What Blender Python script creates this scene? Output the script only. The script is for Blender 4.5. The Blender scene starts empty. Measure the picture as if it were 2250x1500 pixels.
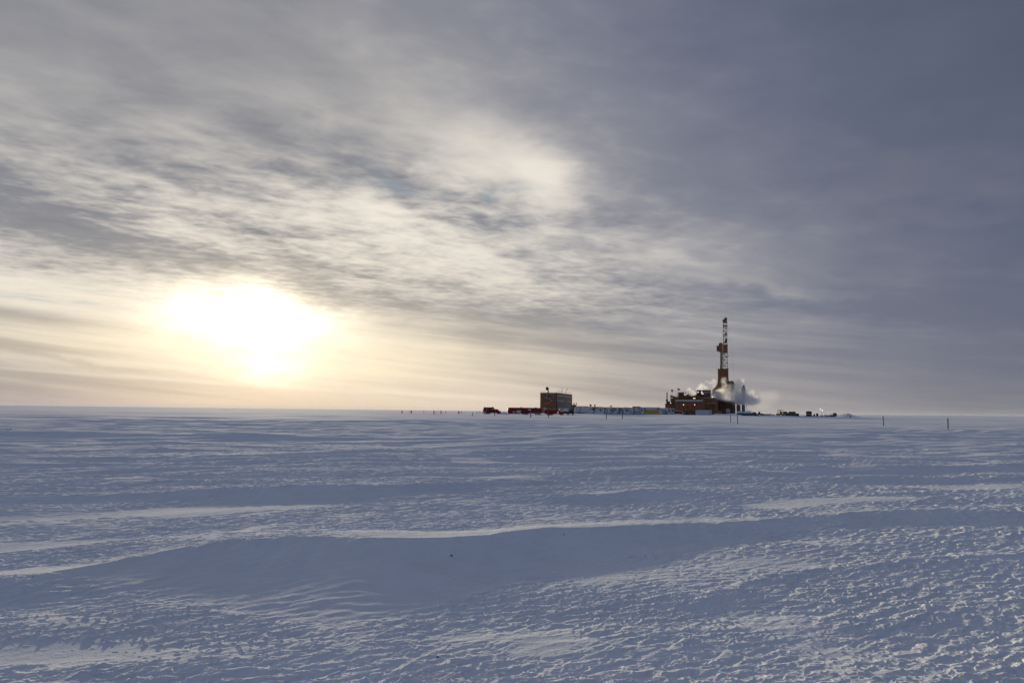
import bpy, bmesh, math, random
import numpy as np
from mathutils import Vector, Matrix

C = bpy.data.collections.new('site')
scene = bpy.context.scene
scene.collection.children.link(C)
rad = math.radians

# ------------------------------------------------------------------ camera
CAM_H = 2.0
FPX = 1750.0                      # focal length in pixels of a 2250 wide frame (28 mm lens)
PITCH, ROLL = rad(5.01), rad(0.69)
cam_d = bpy.data.cameras.new('camera')
cam = bpy.data.objects.new('camera', cam_d)
scene.collection.objects.link(cam)
cam_d.sensor_width = 36.0
cam_d.lens = 28.0
cam_d.clip_start = 0.05
cam_d.clip_end = 90000.0
CM = Matrix.Rotation(rad(90) + PITCH, 3, 'X') @ Matrix.Rotation(ROLL, 3, 'Z')
cam.matrix_world = Matrix.Translation((0, 0, CAM_H)) @ CM.to_4x4()
scene.camera = cam

def ray(px, py):
    return CM @ Vector(((px - 1125) / FPX, (750 - py) / FPX, -1))
def W(px, py, D):
    """world point seen at photo pixel (px, py) when it stands D metres ahead"""
    d = ray(px, py); k = D / d.y
    return Vector((d.x * k, D, CAM_H + d.z * k))
def UV(px, py):
    d = ray(px, py); return math.atan2(d.x, d.y), d.z / math.hypot(d.x, d.y)

# ------------------------------------------------------------------ sun and sky
SUN_AZ, SUN_EL = rad(-17.6), rad(6.3)
sun_d = bpy.data.lights.new('sun', 'SUN')
sun_d.energy = 4.1
sun_d.angle = rad(1.6)
sun_d.color = (1.0, 0.87, 0.64)
sun = bpy.data.objects.new('sun', sun_d)
scene.collection.objects.link(sun)
sd = Vector((math.sin(SUN_AZ) * math.cos(SUN_EL), math.cos(SUN_AZ) * math.cos(SUN_EL), math.sin(SUN_EL)))
sun.rotation_euler = sd.to_track_quat('Z', 'Y').to_euler()

vs = scene.view_settings
scene.display_settings.display_device = 'sRGB'
vs.view_transform = 'Standard'; vs.look = 'None'; vs.exposure = 0; vs.gamma = 1
vs.use_curve_mapping = False

def lin(r, g, b):
    f = lambda c: (c / 255 / 12.92) if c / 255 <= .04045 else ((c / 255 + .055) / 1.055) ** 2.4
    return (f(r), f(g), f(b))

class N:
    """tiny expression builder on top of shader math nodes"""
    nt = None
    def __init__(s, sock): s.s = sock
    @staticmethod
    def raw(op, *a, clamp=False):
        n = N.nt.nodes.new('ShaderNodeMath'); n.operation = op; n.use_clamp = clamp
        for i, v in enumerate(a):
            if isinstance(v, N): N.nt.links.new(v.s, n.inputs[i])
            else: n.inputs[i].default_value = v
        return N(n.outputs[0])
    def __add__(s, o): return N.raw('ADD', s, o)
    __radd__ = __add__
    def __sub__(s, o): return N.raw('SUBTRACT', s, o)
    def __rsub__(s, o): return N.raw('SUBTRACT', o, s)
    def __mul__(s, o): return N.raw('MULTIPLY', s, o)
    __rmul__ = __mul__
    def __truediv__(s, o): return N.raw('DIVIDE', s, o)
    def __rtruediv__(s, o): return N.raw('DIVIDE', o, s)
    def clamp(s): return N.raw('ADD', s, 0.0, clamp=True)
    def pow(s, e): return N.raw('POWER', s, e)
    def max(s, o): return N.raw('MAXIMUM', s, o)
    def min(s, o): return N.raw('MINIMUM', s, o)
def sstep(x, a, b, lo=0.0, hi=1.0):
    n = N.nt.nodes.new('ShaderNodeMapRange'); n.interpolation_type = 'SMOOTHSTEP'
    N.nt.links.new(x.s, n.inputs['Value'])
    n.inputs['From Min'].default_value = a; n.inputs['From Max'].default_value = b
    n.inputs['To Min'].default_value = lo; n.inputs['To Max'].default_value = hi
    return N(n.outputs['Result'])
def comb(x, y, z=0.0):
    n = N.nt.nodes.new('ShaderNodeCombineXYZ')
    for i, v in enumerate((x, y, z)):
        if isinstance(v, N): N.nt.links.new(v.s, n.inputs[i])
        else: n.inputs[i].default_value = v
    return n.outputs[0]
def noise(vec, scale=1.0, detail=4.0, rough=0.55, dist=0.0, typ='FBM'):
    n = N.nt.nodes.new('ShaderNodeTexNoise'); n.noise_dimensions = '3D'; n.noise_type = typ
    N.nt.links.new(vec, n.inputs['Vector'])
    n.inputs['Scale'].default_value = scale; n.inputs['Detail'].default_value = detail
    n.inputs['Roughness'].default_value = rough; n.inputs['Distortion'].default_value = dist
    return N(n.outputs['Fac'])
def mixc(a, b, f):
    n = N.nt.nodes.new('ShaderNodeMix'); n.data_type = 'RGBA'; n.clamp_factor = True
    for sock, v in ((n.inputs[6], a), (n.inputs[7], b)):
        if isinstance(v, tuple): sock.default_value = (*v[:3], 1)
        else: N.nt.links.new(v, sock)
    if isinstance(f, N): N.nt.links.new(f.s, n.inputs[0])
    else: n.inputs[0].default_value = f
    return n.outputs[2]

world = bpy.data.worlds.new('World'); scene.world = world
world.use_nodes = True
nt = world.node_tree; nt.nodes.clear(); N.nt = nt
tc = nt.nodes.new('ShaderNodeTexCoord')
sx = nt.nodes.new('ShaderNodeSeparateXYZ'); nt.links.new(tc.outputs['Generated'], sx.inputs[0])
X, Y, Z = (N(sx.outputs[i]) for i in range(3))
az = N.raw('ARCTAN2', X, Y)
v = (Z / (X * X + Y * Y).pow(0.5).max(1e-4)).max(0.0)
# slow warp of the broad shapes so that no edge is a clean curve
wn = noise(comb(az, v * 2.2, 3.1), 5.5, 5, 0.6)
wn2 = noise(comb(az, v * 2.2, 9.7), 5.5, 5, 0.6)
uw = az + (wn - 0.5) * 0.16
vw = v + (wn2 - 0.5) * 0.085
def G(px, py, sx_, sy_, a=1.0, rot=0.0, warp=True):
    """soft blob of the sky: centre and half-widths in photo pixels, turned by rot degrees (clockwise)"""
    u0, v0 = UV(px, py); U, V = (uw, vw) if warp else (az, v)
    c, s = math.cos(rad(rot)), math.sin(rad(rot))
    du, dv = U - u0, V - v0
    p = (du * c - dv * s) * (FPX / sx_); q = (du * s + dv * c) * (FPX / sy_)
    return N.raw('EXPONENT', (p * p + q * q) * -1.0) * a

# cloud sheet seen in true perspective: a plane overhead, streaks running along the wind
iz = 1.0 / (v + 0.05)
cx_, cy_ = N.raw('SINE', az) * iz, N.raw('COSINE', az) * iz
ang = rad(38)
ca, sa = math.cos(ang), math.sin(ang)
pa = cx_ * ca + cy_ * sa
pb = cy_ * ca - cx_ * sa
n_big = noise(comb(pa * 0.62, pb * 0.95, 0.3), 1.15, 6, 0.52, 0.15)
n_mid = noise(comb(pa * 0.9, pb * 1.2, 5.3), 3.0, 5, 0.52, 0.35)
n_fine = noise(comb(pa * 0.95, pb * 1.2, 8.8), 10.0, 4, 0.55, 0.3)
n_str = noise(comb(az * 2.0 + 1.3, v * 44.0 + az * 4.4, 2.0), 1.0, 6, 0.62, 0.3)

# base greys: lighter veil to the left, slate overcast to the right
t_lr = az * 1.0 + (v - 0.3) * 0.75 + (wn - 0.5) * 0.30
base = mixc(lin(141, 142, 149), lin(114, 119, 138), sstep(t_lr, -0.16, 0.22))
base = mixc(base, lin(84, 91, 113), sstep(t_lr + (n_big - 0.5) * 0.1, 0.10, 0.80))
# behind the viewer the overcast is bluer
behind = sstep(Y, 0.45, -0.35)
base = mixc(base, lin(98, 113, 142), behind)
base = mixc(base, lin(100, 111, 135), sstep(v, 0.6, 1.6) * 0.85)
# pinkish ice haze along the horizon
hz = N.raw('EXPONENT', v * -26.0)
u_c, _ = UV(900, 850)
hcol = mixc(lin(160, 153, 158), lin(228, 209, 188), sstep(az, UV(-100, 880)[0], UV(560, 880)[0]))
hcol = mixc(hcol, lin(160, 152, 152), sstep(az, UV(1000, 880)[0], UV(1650, 880)[0]))
hcol = mixc(hcol, lin(124, 125, 134), sstep(az, UV(1600, 880)[0], UV(2150, 880)[0]))
hcol = mixc(hcol, lin(108, 118, 138), behind)
base = mixc(base, hcol, hz)

# light coming through the thin places
L = (G(570, 760, 850, 300, 0.30) + G(470, 400, 620, 300, 0.14) - G(980, 470, 150, 34, 0.28, 14) - G(1080, 490, 120, 26, 0.25, 6) + G(800, 500, 420, 90, 0.16, 8) + G(760, 560, 420, 80, 0.26, 4)
     + G(1090, 345, 190, 70, 0.45, 12) + G(1190, 400, 85, 60, 0.7, 30) + G(850, 475, 90, 40, 0.5, 20) + G(1010, 430, 330, 130, 0.10, 15)
     + G(860, 130, 190, 60, 0.10, 20) + G(960, 300, 330, 150, 0.16, 20)
     + G(1400, 550, 300, 80, 0.14, 14) + G(1490, 590, 110, 14, 0.20, 8) + G(1660, 632, 240, 12, 0.12, 6)
     + G(1060, 600, 260, 34, 0.38, 16)
     + G(150, 615, 520, 52, 0.62, 3) + G(300, 700, 520, 90, 0.42) + G(850, 790, 360, 60, 0.30, 4)
     - G(120, 505, 330, 62, 0.42, 12) - G(430, 575, 300, 40, 0.30, 7) - G(620, 590, 220, 26, 0.10, 8)
     - G(960, 690, 320, 48, 0.52, 14) - G(700, 655, 120, 26, 0.2, 16) - G(1230, 760, 420, 70, 0.20, 6)
     - G(1260, 470, 160, 30, 0.16, 10) - G(1050, 440, 170, 32, 0.20, 10) - G(620, 330, 320, 60, 0.12, 18) - G(300, 80, 420, 90, 0.08, 10) - G(640, 60, 200, 120, 0.08, 50)
     - G(60, 697, 200, 15, 0.85, 3, False) - G(60, 762, 260, 9, 0.6, 3, False) - G(420, 735, 260, 9, 0.25, 4) - G(250, 800, 330, 8, .35, 4) - G(60, 826, 620, 20, 0.42, 4, False) + G(500, 842, 600, 4, 0.35, 2.5, False) + G(1000, 868, 420, 5, 0.16, 2.5, False)
     - G(0, 870, 500, 34, 0.30, 2, False) - G(1720, 660, 420, 30, 0.10, 4))
# mottling, strongest in the sunlit left and middle, dying out into the smooth overcast
veil = sstep(t_lr + (n_big - 0.5) * 0.2, 0.27, -0.12)
low = sstep(v, 0.045, 0.12)
mot = ((n_big - 0.5) * 1.05 + (n_mid - 0.5) * 1.75 * sstep(v, 0.07, 0.13) + (n_fine - 0.5) * 1.6 * sstep(v, 0.42, 0.2)
       * sstep(v, 0.09, 0.14)) * veil * low
mot = mot * (0.22 + (G(860, 500, 600, 200, 0.95) + G(200, 500, 500, 160, 0.35))) * (1.0 - G(570, 725, 330, 100, 0.8, 0, False))
stri = (n_str - 0.5) * sstep(v, 0.17, 0.09) * sstep(v, 0.0, 0.02) * sstep(az, 0.55, 0.0) * 1.5
smooth_mot = (n_big - 0.5) * 0.10 + (n_mid - 0.5) * 0.07 * sstep(v, 0.05, 0.12)
t = L + mot + stri * 1.15 + smooth_mot
tex_b = ((n_mid - 0.5) * 0.8 + (n_big - 0.5) * 0.9 + (n_fine - 0.5) * 0.35) * sstep(t_lr, 0.5, 0.0) * sstep(v, 0.05, 0.12)
base = mixc(base, lin(172, 172, 174), (tex_b * 1.1).clamp())
base = mixc(base, lin(112, 117, 130), (tex_b * -1.1).clamp())
soft = N.raw('LOGARITHM', N.raw('EXPONENT', t.min(3.0) * 7.0) + 1.0, math.e) * (1 / 7.0) - 0.04     # never a clean cut-off
col = mixc(base, lin(255, 246, 231), 1.0 - N.raw('EXPONENT', (soft.max(0.0) * sstep(t_lr, 0.42, 0.05, 0.0, 1.0) + t.max(0.0) * sstep(t_lr, 0.05, 0.42)) * (1.0 - behind) * -1.2))
col = mixc(col, lin(112, 118, 130), (t * -0.7).clamp())
# faint blue sky in a few gaps
col = mixc(col, lin(168, 192, 208), (G(980, 440, 200, 60, 0.28) + G(60, 640, 260, 16, 0.5, 3)) * sstep(n_mid, 0.46, 0.36))
# the veiled sun: warm halo, then the burnt out patch and the gap under it
halo = G(560, 720, 450, 140, 0.48, 0, True) + G(570, 880, 330, 46, 0.25, 0, False) + G(360, 760, 560, 60, 0.42, 0, False) + G(880, 810, 420, 60, 0.42, 0, False)
col = mixc(col, lin(255, 238, 204), halo.clamp() * (0.75 + stri * 0.8))
def E(px, py, sx_, sy_, a):
    """glow falling off exponentially from a point behind the cloud"""
    u0, v0 = UV(px, py); p = (uw - u0) * (FPX / sx_); q = (v * .65 + vw * .35 - v0) * (FPX / sy_)
    return N.raw('EXPONENT', (p * p + q * q + .12).pow(0.5) * -1.0) * a
tex = (1.0 + ((n_mid - 0.5) * 2.2 + (n_fine - 0.5) * 2.0) * sstep(v, .09, .14) + stri * 0.9).max(0.15)
glow = (E(574, 706, 84, 32, 1.9) + E(592, 800, 50, 22, 1.0) + G(566, 698, 150, 52, .65)) * tex
glow = glow * sstep(v, -0.01, 0.05)
add = nt.nodes.new('ShaderNodeVectorMath'); add.operation = 'MULTIPLY_ADD'
cg = nt.nodes.new('ShaderNodeCombineXYZ')
for i_ in range(3): nt.links.new(glow.s, cg.inputs[i_])
nt.links.new(cg.outputs[0], add.inputs[0]); add.inputs[1].default_value = (1.0, .90, .68); nt.links.new(col, add.inputs[2])
mn = nt.nodes.new('ShaderNodeVectorMath'); mn.operation = 'MINIMUM'; nt.links.new(add.outputs[0], mn.inputs[0]); mn.inputs[1].default_value = (2.2, 2.1, 1.9)
col = mn.outputs[0]

sky = nt.nodes.new('ShaderNodeTexSky'); sky.sky_type = 'NISHITA'; sky.sun_disc = False
sky.sun_elevation = SUN_EL; sky.sun_rotation = SUN_AZ
bg1 = nt.nodes.new('ShaderNodeBackground'); nt.links.new(sky.outputs[0], bg1.inputs[0])
bg1.inputs[1].default_value = 0.05
bg2 = nt.nodes.new('ShaderNodeBackground'); nt.links.new(col, bg2.inputs[0]); bg2.inputs[1].default_value = 1.0
mx = nt.nodes.new('ShaderNodeMixShader'); mx.inputs[0].default_value = 0.96     # cloud cover over the clear sky
nt.links.new(bg1.outputs[0], mx.inputs[1]); nt.links.new(bg2.outputs[0], mx.inputs[2])
wo = nt.nodes.new('ShaderNodeOutputWorld'); nt.links.new(mx.outputs[0], wo.inputs[0])
world.cycles.sampling_method = 'MANUAL'; world.cycles.sample_map_resolution = 1024

# ------------------------------------------------------------------ snow terrain
_rs = np.random.RandomState(7)
_P = _rs.permutation(4096).astype(np.int32)
_GA = _rs.rand(4096) * 2 * np.pi
_GX, _GY = np.cos(_GA).astype(np.float32), np.sin(_GA).astype(np.float32)
def pn(x, y, seed=0):
    """2-D gradient noise, about -1..1"""
    xf, yf = np.floor(x), np.floor(y)
    xi, yi = xf.astype(np.int64) + seed * 131, yf.astype(np.int64) + seed * 57
    fx, fy = (x - xf).astype(np.float32), (y - yf).astype(np.float32)
    def g(i, j, dx, dy):
        h = _P[(_P[i & 4095] + j) & 4095]
        return _GX[h] * dx + _GY[h] * dy
    u = fx * fx * fx * (fx * (fx * 6 - 15) + 10); w = fy * fy * fy * (fy * (fy * 6 - 15) + 10)
    a = g(xi, yi, fx, fy); b = g(xi + 1, yi, fx - 1, fy)
    c = g(xi, yi + 1, fx, fy - 1); d = g(xi + 1, yi + 1, fx - 1, fy - 1)
    return ((a + (b - a) * u) * (1 - w) + (c + (d - c) * u) * w) * 1.5
def ss(x, a, b):
    t = np.clip((x - a) / (b - a), 0, 1); return t * t * (3 - 2 * t)

WD = rad(21)                       # wind direction on the ground, measured from +x towards +y
cw, sw = math.cos(WD), math.sin(WD)
c2, s2_ = math.cos(rad(37)), math.sin(rad(37))

# crest lines of the foreground drifts: (photo px, photo py, crest height m)
def crest(pts):
    out = []
    for px, py, z in pts:
        d = ray(px, py); k = (z - CAM_H) / d.z
        out.append((d.x * k, d.y * k, z))
    return out
CREST1 = crest([(-700, 1380, .0), (-150, 1296, .08), (120, 1256, .10), (300, 1222, .14), (450, 1194, .24), (560, 1186, .28), (720, 1173, .34), (830, 1180, .33),
                (920, 1182, .31), (1050, 1176, .27), (1180, 1158, .28), (1350, 1156, .23), (1560, 1150, .16), (1750, 1136, .12),
                (1900, 1122, .18), (2060, 1118, .18), (2250, 1124, .15), (2600, 1120, .10), (3200, 1110, .0)])
FRONT1 = [1.0, 1.3, 1.5, 1.7, 2.3, 2.8, 3.4, 3.8, 3.4, 2.7, 2.1, 1.5, 1.0, 1.1, 1.5, 1.5, 1.2, 1.0, 1.0]
CREST2 = crest([(-900, 1100, .0), (-300, 1100, .10), (150, 1090, .06), (430, 1080, .15), (620, 1076, .20), (800, 1077, .18), (960, 1072, .13), (1150, 1066, .05), (1300, 1060, .0)])
CREST3 = crest([(-900, 972, 0), (-400, 972, .12), (0, 950, .24), (330, 950, .28), (520, 955, .20), (800, 965, .0)])
CREST4 = crest([(1100, 1105, .0), (1300, 1098, .09), (1420, 1082, .13), (1600, 1084, .08), (1900, 1085, .0)])
CREST5 = crest([(1300, 1395, .0), (1700, 1260, .05), (1950, 1228, .09), (2130, 1216, .11), (2300, 1205, .1), (2900, 1180, .0)])

def ridge(x, y, pts, front, back, fl=None):
    """steep smooth face on the viewer's side, long gentle tail behind"""
    px = np.array([p[0] for p in pts]); py = np.array([p[1] for p in pts]); pz = np.array([p[2] for p in pts])
    # the crest line as a function of x, gently wandering
    gx = np.linspace(px.min() - 1, px.max() + 1, 3000); gst = gx[1] - gx[0]
    def sm(arr, w, **k_):
        g_ = np.interp(gx, px, arr, **k_); n_ = max(1, int(w / gst)) | 1
        for _ in range(2): g_ = np.convolve(np.pad(g_, n_ // 2, 'edge'), np.ones(n_) / n_, 'valid')
        return np.interp(x, gx, g_)
    wob = 0.10 * pn(x * 1.1, y * .2, 41) + .05 * pn(x * 3.1, y * .3, 42)
    cy = sm(py, .35) + wob * .8
    cz = sm(pz, .5, left=0, right=0)
    cy = cy + (.11 * pn(x / .46, y * .3, 45) + .06 * pn(x / .17, y * .3, 46)) * ss(pn(x / 1.9, 0 * y, 47), -.35, .2)
    s = y - cy                       # negative on the viewer's side
    front = sm(fl, 1.3) + .25 * pn(x / 1.7, x * 0, 48) if fl else np.minimum(front, cz * 8.5 + .35)
    tt = np.clip(1 + s / front, 0, 1)
    f = np.where(s < 0, tt ** 1.9, 0)
    b = np.where(s >= 0, .45 * np.clip(1 - s / (back * .24), 0, 1) ** 1.3 + .55 / (1 + (np.maximum(s, 0) / back) ** 1.5), 0)
    mask = np.where(s < 0, ss(s, -front * 1.0, -front * .75), 1 - ss(s, 0.1, back * .4)) * np.clip(cz / .35, 0, 1)
    lee = np.where(s < 0, ss(s, -front * 1.0, -front * .8), 0) * np.clip(cz / .3, 0, 1)
    top = np.where(s >= -.05, 1 - ss(s, back * .1, back * .3), 0) * np.clip(cz / .2, 0, 1)
    return cz * (f + b), lee, top

ROADP = [(1500, -900), (1010, -640), (95, 40), (82, 80), (62, 140), (36, 235), (-28, 392), (-160, 640), (-420, 1050), (-2000, 3000)]
ROADP = [(140, -60), (105, 40), (76, 112), (54, 170), (36, 233), (8, 305), (-28, 392), (-130, 560), (-420, 960), (-1600, 2400)]
def road_dist(x, y):
    d = np.full(x.shape, 1e9, np.float32)
    for (ax, ay), (bx, by) in zip(ROADP[:-1], ROADP[1:]):
        vx, vy = bx - ax, by - ay; L2 = vx * vx + vy * vy
        t = np.clip(((x - ax) * vx + (y - ay) * vy) / L2, 0, 1)
        d = np.minimum(d, np.hypot(x - ax - t * vx, y - ay - t * vy))
    return d

def pad(x, y):
    """raised pad of gravel and packed snow that carries the camp and the rig"""
    ex = np.maximum(np.abs(x - 165) - 190, 0); ey = np.maximum(np.abs(y - 640) - 118, 0)
    d = np.hypot(ex, ey)
    return 0.95 * (1 - ss(d, 0, 60))
def macro(x, y):
    r = np.hypot(x, y)
    z = 0.22 * pn(x / 34 + 3, y / 34, 1) * ss(r, 25, 90) * (1 - ss(r, 2500, 5000))
    z = z + .55 * pn(x / 160, y / 160, 2) * ss(r, 250, 700) * (1 - .6 * ss(r, 2500, 5000))
    # faint far rise to the right
    q = (x - 2650) / 900; q2 = (y - 4300) / 700
    z = z + 9.0 * np.exp(-q * q - q2 * q2)
    p = pad(x, y)
    z = z * (1 - p / .95 * .97) + p
    return z

def height(x, y, sp, fine=True):
    """snow surface; sp is the local vertex spacing, detail below it is left out"""
    z = macro(x, y)
    r = np.hypot(x, y)
    rd = road_dist(x, y)
    off = ss(rd, 4.5, 9.0) if fine else 1.0
    off = off * (1 - .9 * (pad(x, y) / .95)) if fine else off
    z1, l1, t1 = ridge(x, y, CREST1, 3.0, 7.0, FRONT1)
    z2, l2, t2 = ridge(x, y, CREST2, 2.6, 9.0)
    z3, l3, t3 = ridge(x, y, CREST3, 6.0, 14.0)
    z4, l4, t4 = ridge(x, y, CREST4, 2.6, 6.0)
    z5, l5, t5 = ridge(x, y, CREST5, 1.1, 2.2)
    z = z + z1 + z2 + z3 + z4 + z5
    l1 = l1 * (1 - .55 * ss(x, 1.0, 4.0)) * (1 - .4 * ss(x, -3.2, -4.6))
    lee = np.clip(l1 + .8 * l2 + .7 * l3 + .6 * l4, 0, 1)
    # shapes drawn out along the wind
    a = x * cw + y * sw; b = -x * sw + y * cw
    a = a + .8 * pn(a / 5, b / 5, 11); b = b + .35 * pn(a / 3, b / 3, 12)
    def cut(wl): return np.clip((wl / sp - 1.9) / 2.0, 0, 1)
    def rid(p, k=1.0): return (1 - np.abs(p)) ** 2 * k
    smooth = ss(pn(a / 7, b / 2.6, 21) + .35 * pn(a / 2.2, b / 1.1, 22), .22, .50) * (.35 + .65 * ss(r, 9, 13))
    for qx, qy, ax_, ay_ in ((-3.9, 6.7, 1.5, .40), (-5.2, 9.6, 1.6, .4)):
        smooth = np.maximum(smooth, ss(np.exp(-((x - qx + .5 * (y - qy)) / ax_) ** 2 - ((y - qy) / ay_) ** 2) + .3 * pn(a / .7, b / .25, 24), .35, .6))
    top = np.clip(t1 * np.maximum(ss(pn(x / 2.6, y * .15, 23), -.15, .25), ss(x, -1.6, -.9) * (1 - ss(x, 2.6, 4.0))) + t2 * .22 + t4 * .5, 0, 1)
    rough = (1 - .85 * smooth) * (1 - .84 * lee) * (1 - .75 * top)
    near = 1 - ss(r, 26, 60)
    # long drifts over the plain
    z = z + .19 * pn(a / 15, b / 4.2, 31) * ss(r, 14, 30) * off * cut(4)
    z = z + .34 * np.maximum(pn(a / 34, b / 9, 36), -.1) * ss(r, 40, 90) * off * cut(8)
    z = z + (.045 + .045 * ss(r, 14, 30)) * pn(a / 4.2, b / 1.3, 32) * off * cut(1.3) * (.5 + .5 * (1 - lee))
    z = z + lee * (.007 * pn(a / .9, b / .32, 53) + .009 * pn(a / .33, b / .13, 54)) * cut(.14)
    if not fine: return z
    # sastrugi: sharp little crests
    far = ss(r, 10, 24)
    s1 = rid(pn(a / 1.7, b / .62, 33)) ; s2 = rid(pn((x * c2 + y * s2_) / .66 + 9, (-x * s2_ + y * c2) / .27, 34))
    z = z + .060 * (s1 - .4) * rough * off * cut(.62) * ss(pn(a / 6, b / 3, 35), -.3, .5) * (.15 + .85 * far)
    z = z + .034 * (s2 - .4) * rough * off * cut(.30) * (.22 + .78 * far)
    # scales with a broken edge, then lumps, then crumbs
    a3 = x * c2 + y * s2_; b3 = -x * s2_ + y * c2
    wx = a3 + .07 * pn(a3 / .21, b3 / .18, 51); wy = b3 + .035 * pn(a3 / .18, b3 / .15, 52)
    q = pn(wx / .23 + 5, wy / .105, 37); q2 = pn(wx / .105, wy / .060, 38); q3 = pn(wx / .058, wy / .040, 39)
    sz = (.66 + .70 * pn(x / 1.7, y / 1.3, 44) + .35 * pn(x / .6, y / .5, 49)) * (1 + .5 * far)
    z = z + .0125 * sz * np.tanh(2.5 * (q + .45 * q2)) * rough * off * cut(.115)
    z = z + .0125 * sz * 1.15 * rid(q2 + .35 * q3) ** 1.5 * (rough * .97 + .03) * off * cut(.062)
    z = z + .010 * sz * np.maximum(q3, -.15) * rough * off * cut(.04)
    cr = pn(x / .062, y / .05, 40)
    z = z + .017 * ss(cr, .42, .8) * (1 - .6 * smooth) * (1 - .9 * lee) * cut(.05) * ss(pn(x / 2.3, y / 1.6, 43), -.3, .3)
    return z

# polar grid round the camera's foot: fine in front, coarse behind, out to the horizon
th_f = np.arange(-0.72, 0.72001, 0.00100)
th_b = np.concatenate([np.linspace(0.72, 2 * np.pi - 0.72, 240)[1:-1]])
TH = np.concatenate([th_f, th_b])
R = [0.6]
while R[-1] < 42000:
    r_ = R[-1]
    k = .004 if r_ < 3.5 else (.0015 if r_ < 34 else (.0022 if r_ < 130 else (.007 if r_ < 1200 else .04)))
    if r_ < 3.0: k = .02
    R.append(r_ * (1 + k))
R = np.array(R)
nT, nR = len(TH), len(R)
TT, RR = np.meshgrid(TH, R)
GX_, GY_ = RR * np.sin(TT), RR * np.cos(TT)
SP = np.maximum(RR * .00100, np.broadcast_to(np.gradient(R)[:, None], RR.shape))
SP = np.where((TT > .721), RR * .018, SP)
GZ_ = np.empty_like(GX_)
for i0 in range(0, nR, 200):
    sl = slice(i0, i0 + 200)
    GZ_[sl] = height(GX_[sl], GY_[sl], SP[sl])
co = np.empty((nR * nT + 1, 3), np.float32)
co[:-1, 0] = GX_.ravel(); co[:-1, 1] = GY_.ravel(); co[:-1, 2] = GZ_.ravel()
co[-1] = (0, 0, float(GZ_[0].mean()))
ii = (np.arange(nR - 1)[:, None] * nT + np.arange(nT)[None, :])
jj = (np.arange(nR - 1)[:, None] * nT + (np.arange(nT)[None, :] + 1) % nT)
quads = np.stack([ii, ii + nT, jj + nT, jj], -1).reshape(-1, 4)[:, ::-1].astype(np.int32)
tris = np.stack([np.arange(nT), (np.arange(nT) + 1) % nT, np.full(nT, nR * nT)], -1).astype(np.int32)[:, ::-1]
me = bpy.data.meshes.new('snow_ground')
me.vertices.add(len(co)); me.vertices.foreach_set('co', co.ravel())
nl = quads.size + tris.size
me.loops.add(nl); me.loops.foreach_set('vertex_index', np.concatenate([quads.ravel(), tris.ravel()]))
npoly = len(quads) + len(tris)
me.polygons.add(npoly)
ls = np.concatenate([np.arange(len(quads)) * 4, quads.size + np.arange(len(tris)) * 3]).astype(np.int32)
me.polygons.foreach_set('loop_start', ls)
me.polygons.foreach_set('use_smooth', np.ones(npoly, bool))
me.update(calc_edges=True)
if sum(me.polygons[len(quads) // 2].normal) and me.polygons[len(quads) // 2].normal.z < 0:
    me.flip_normals()
print('snow verts', len(co))
ground = bpy.data.objects.new('ground', me); C.objects.link(ground)
ground['kind'] = 'structure'
del GX_, GY_, TT, RR, SP, quads, ii, jj

def gz(x, y):
    """surface height at one point (without the fine relief)"""
    return float(height(np.array([float(x)]), np.array([float(y)]), np.array([.5]))[0])

# ------------------------------------------------------------------ materials
MATS = {}
def new_mat(name):
    m = bpy.data.materials.new(name); m.use_nodes = True
    nt = m.node_tree; N.nt = nt
    return m, nt, nt.nodes['Principled BSDF']
def geo_pos():
    g = N.nt.nodes.new('ShaderNodeNewGeometry'); return g.outputs['Position'], g
def snow_mat(name, col=(.80, .82, .86), bump=.012, tex=True):
    m, nt, b = new_mat(name)
    p, g = geo_pos()
    n1 = noise(p, .35, 4, .6)
    n3 = noise(p, 2.2, 5, .65)
    nt.links.new(mixc(col, tuple(c * .93 for c in col), sstep(n1 * .6 + n3 * .4, .4, .62)), b.inputs['Base Color'])
    b.inputs['Roughness'].default_value = 1.0
    b.inputs['Specular IOR Level'].default_value = .004
    n2 = noise(p, 55, 3, .7); n4 = noise(p, 9, 4, .65)
    bp = nt.nodes.new('ShaderNodeBump'); bp.inputs['Strength'].default_value = .75; bp.inputs['Distance'].default_value = bump
    nt.links.new((n2 * .35 + n4 * .65).s, bp.inputs['Height']); nt.links.new(bp.outputs[0], b.inputs['Normal'])
    return m
M_snow = snow_mat('wind_packed_snow', bump=.018)
me.materials.append(M_snow)

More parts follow.
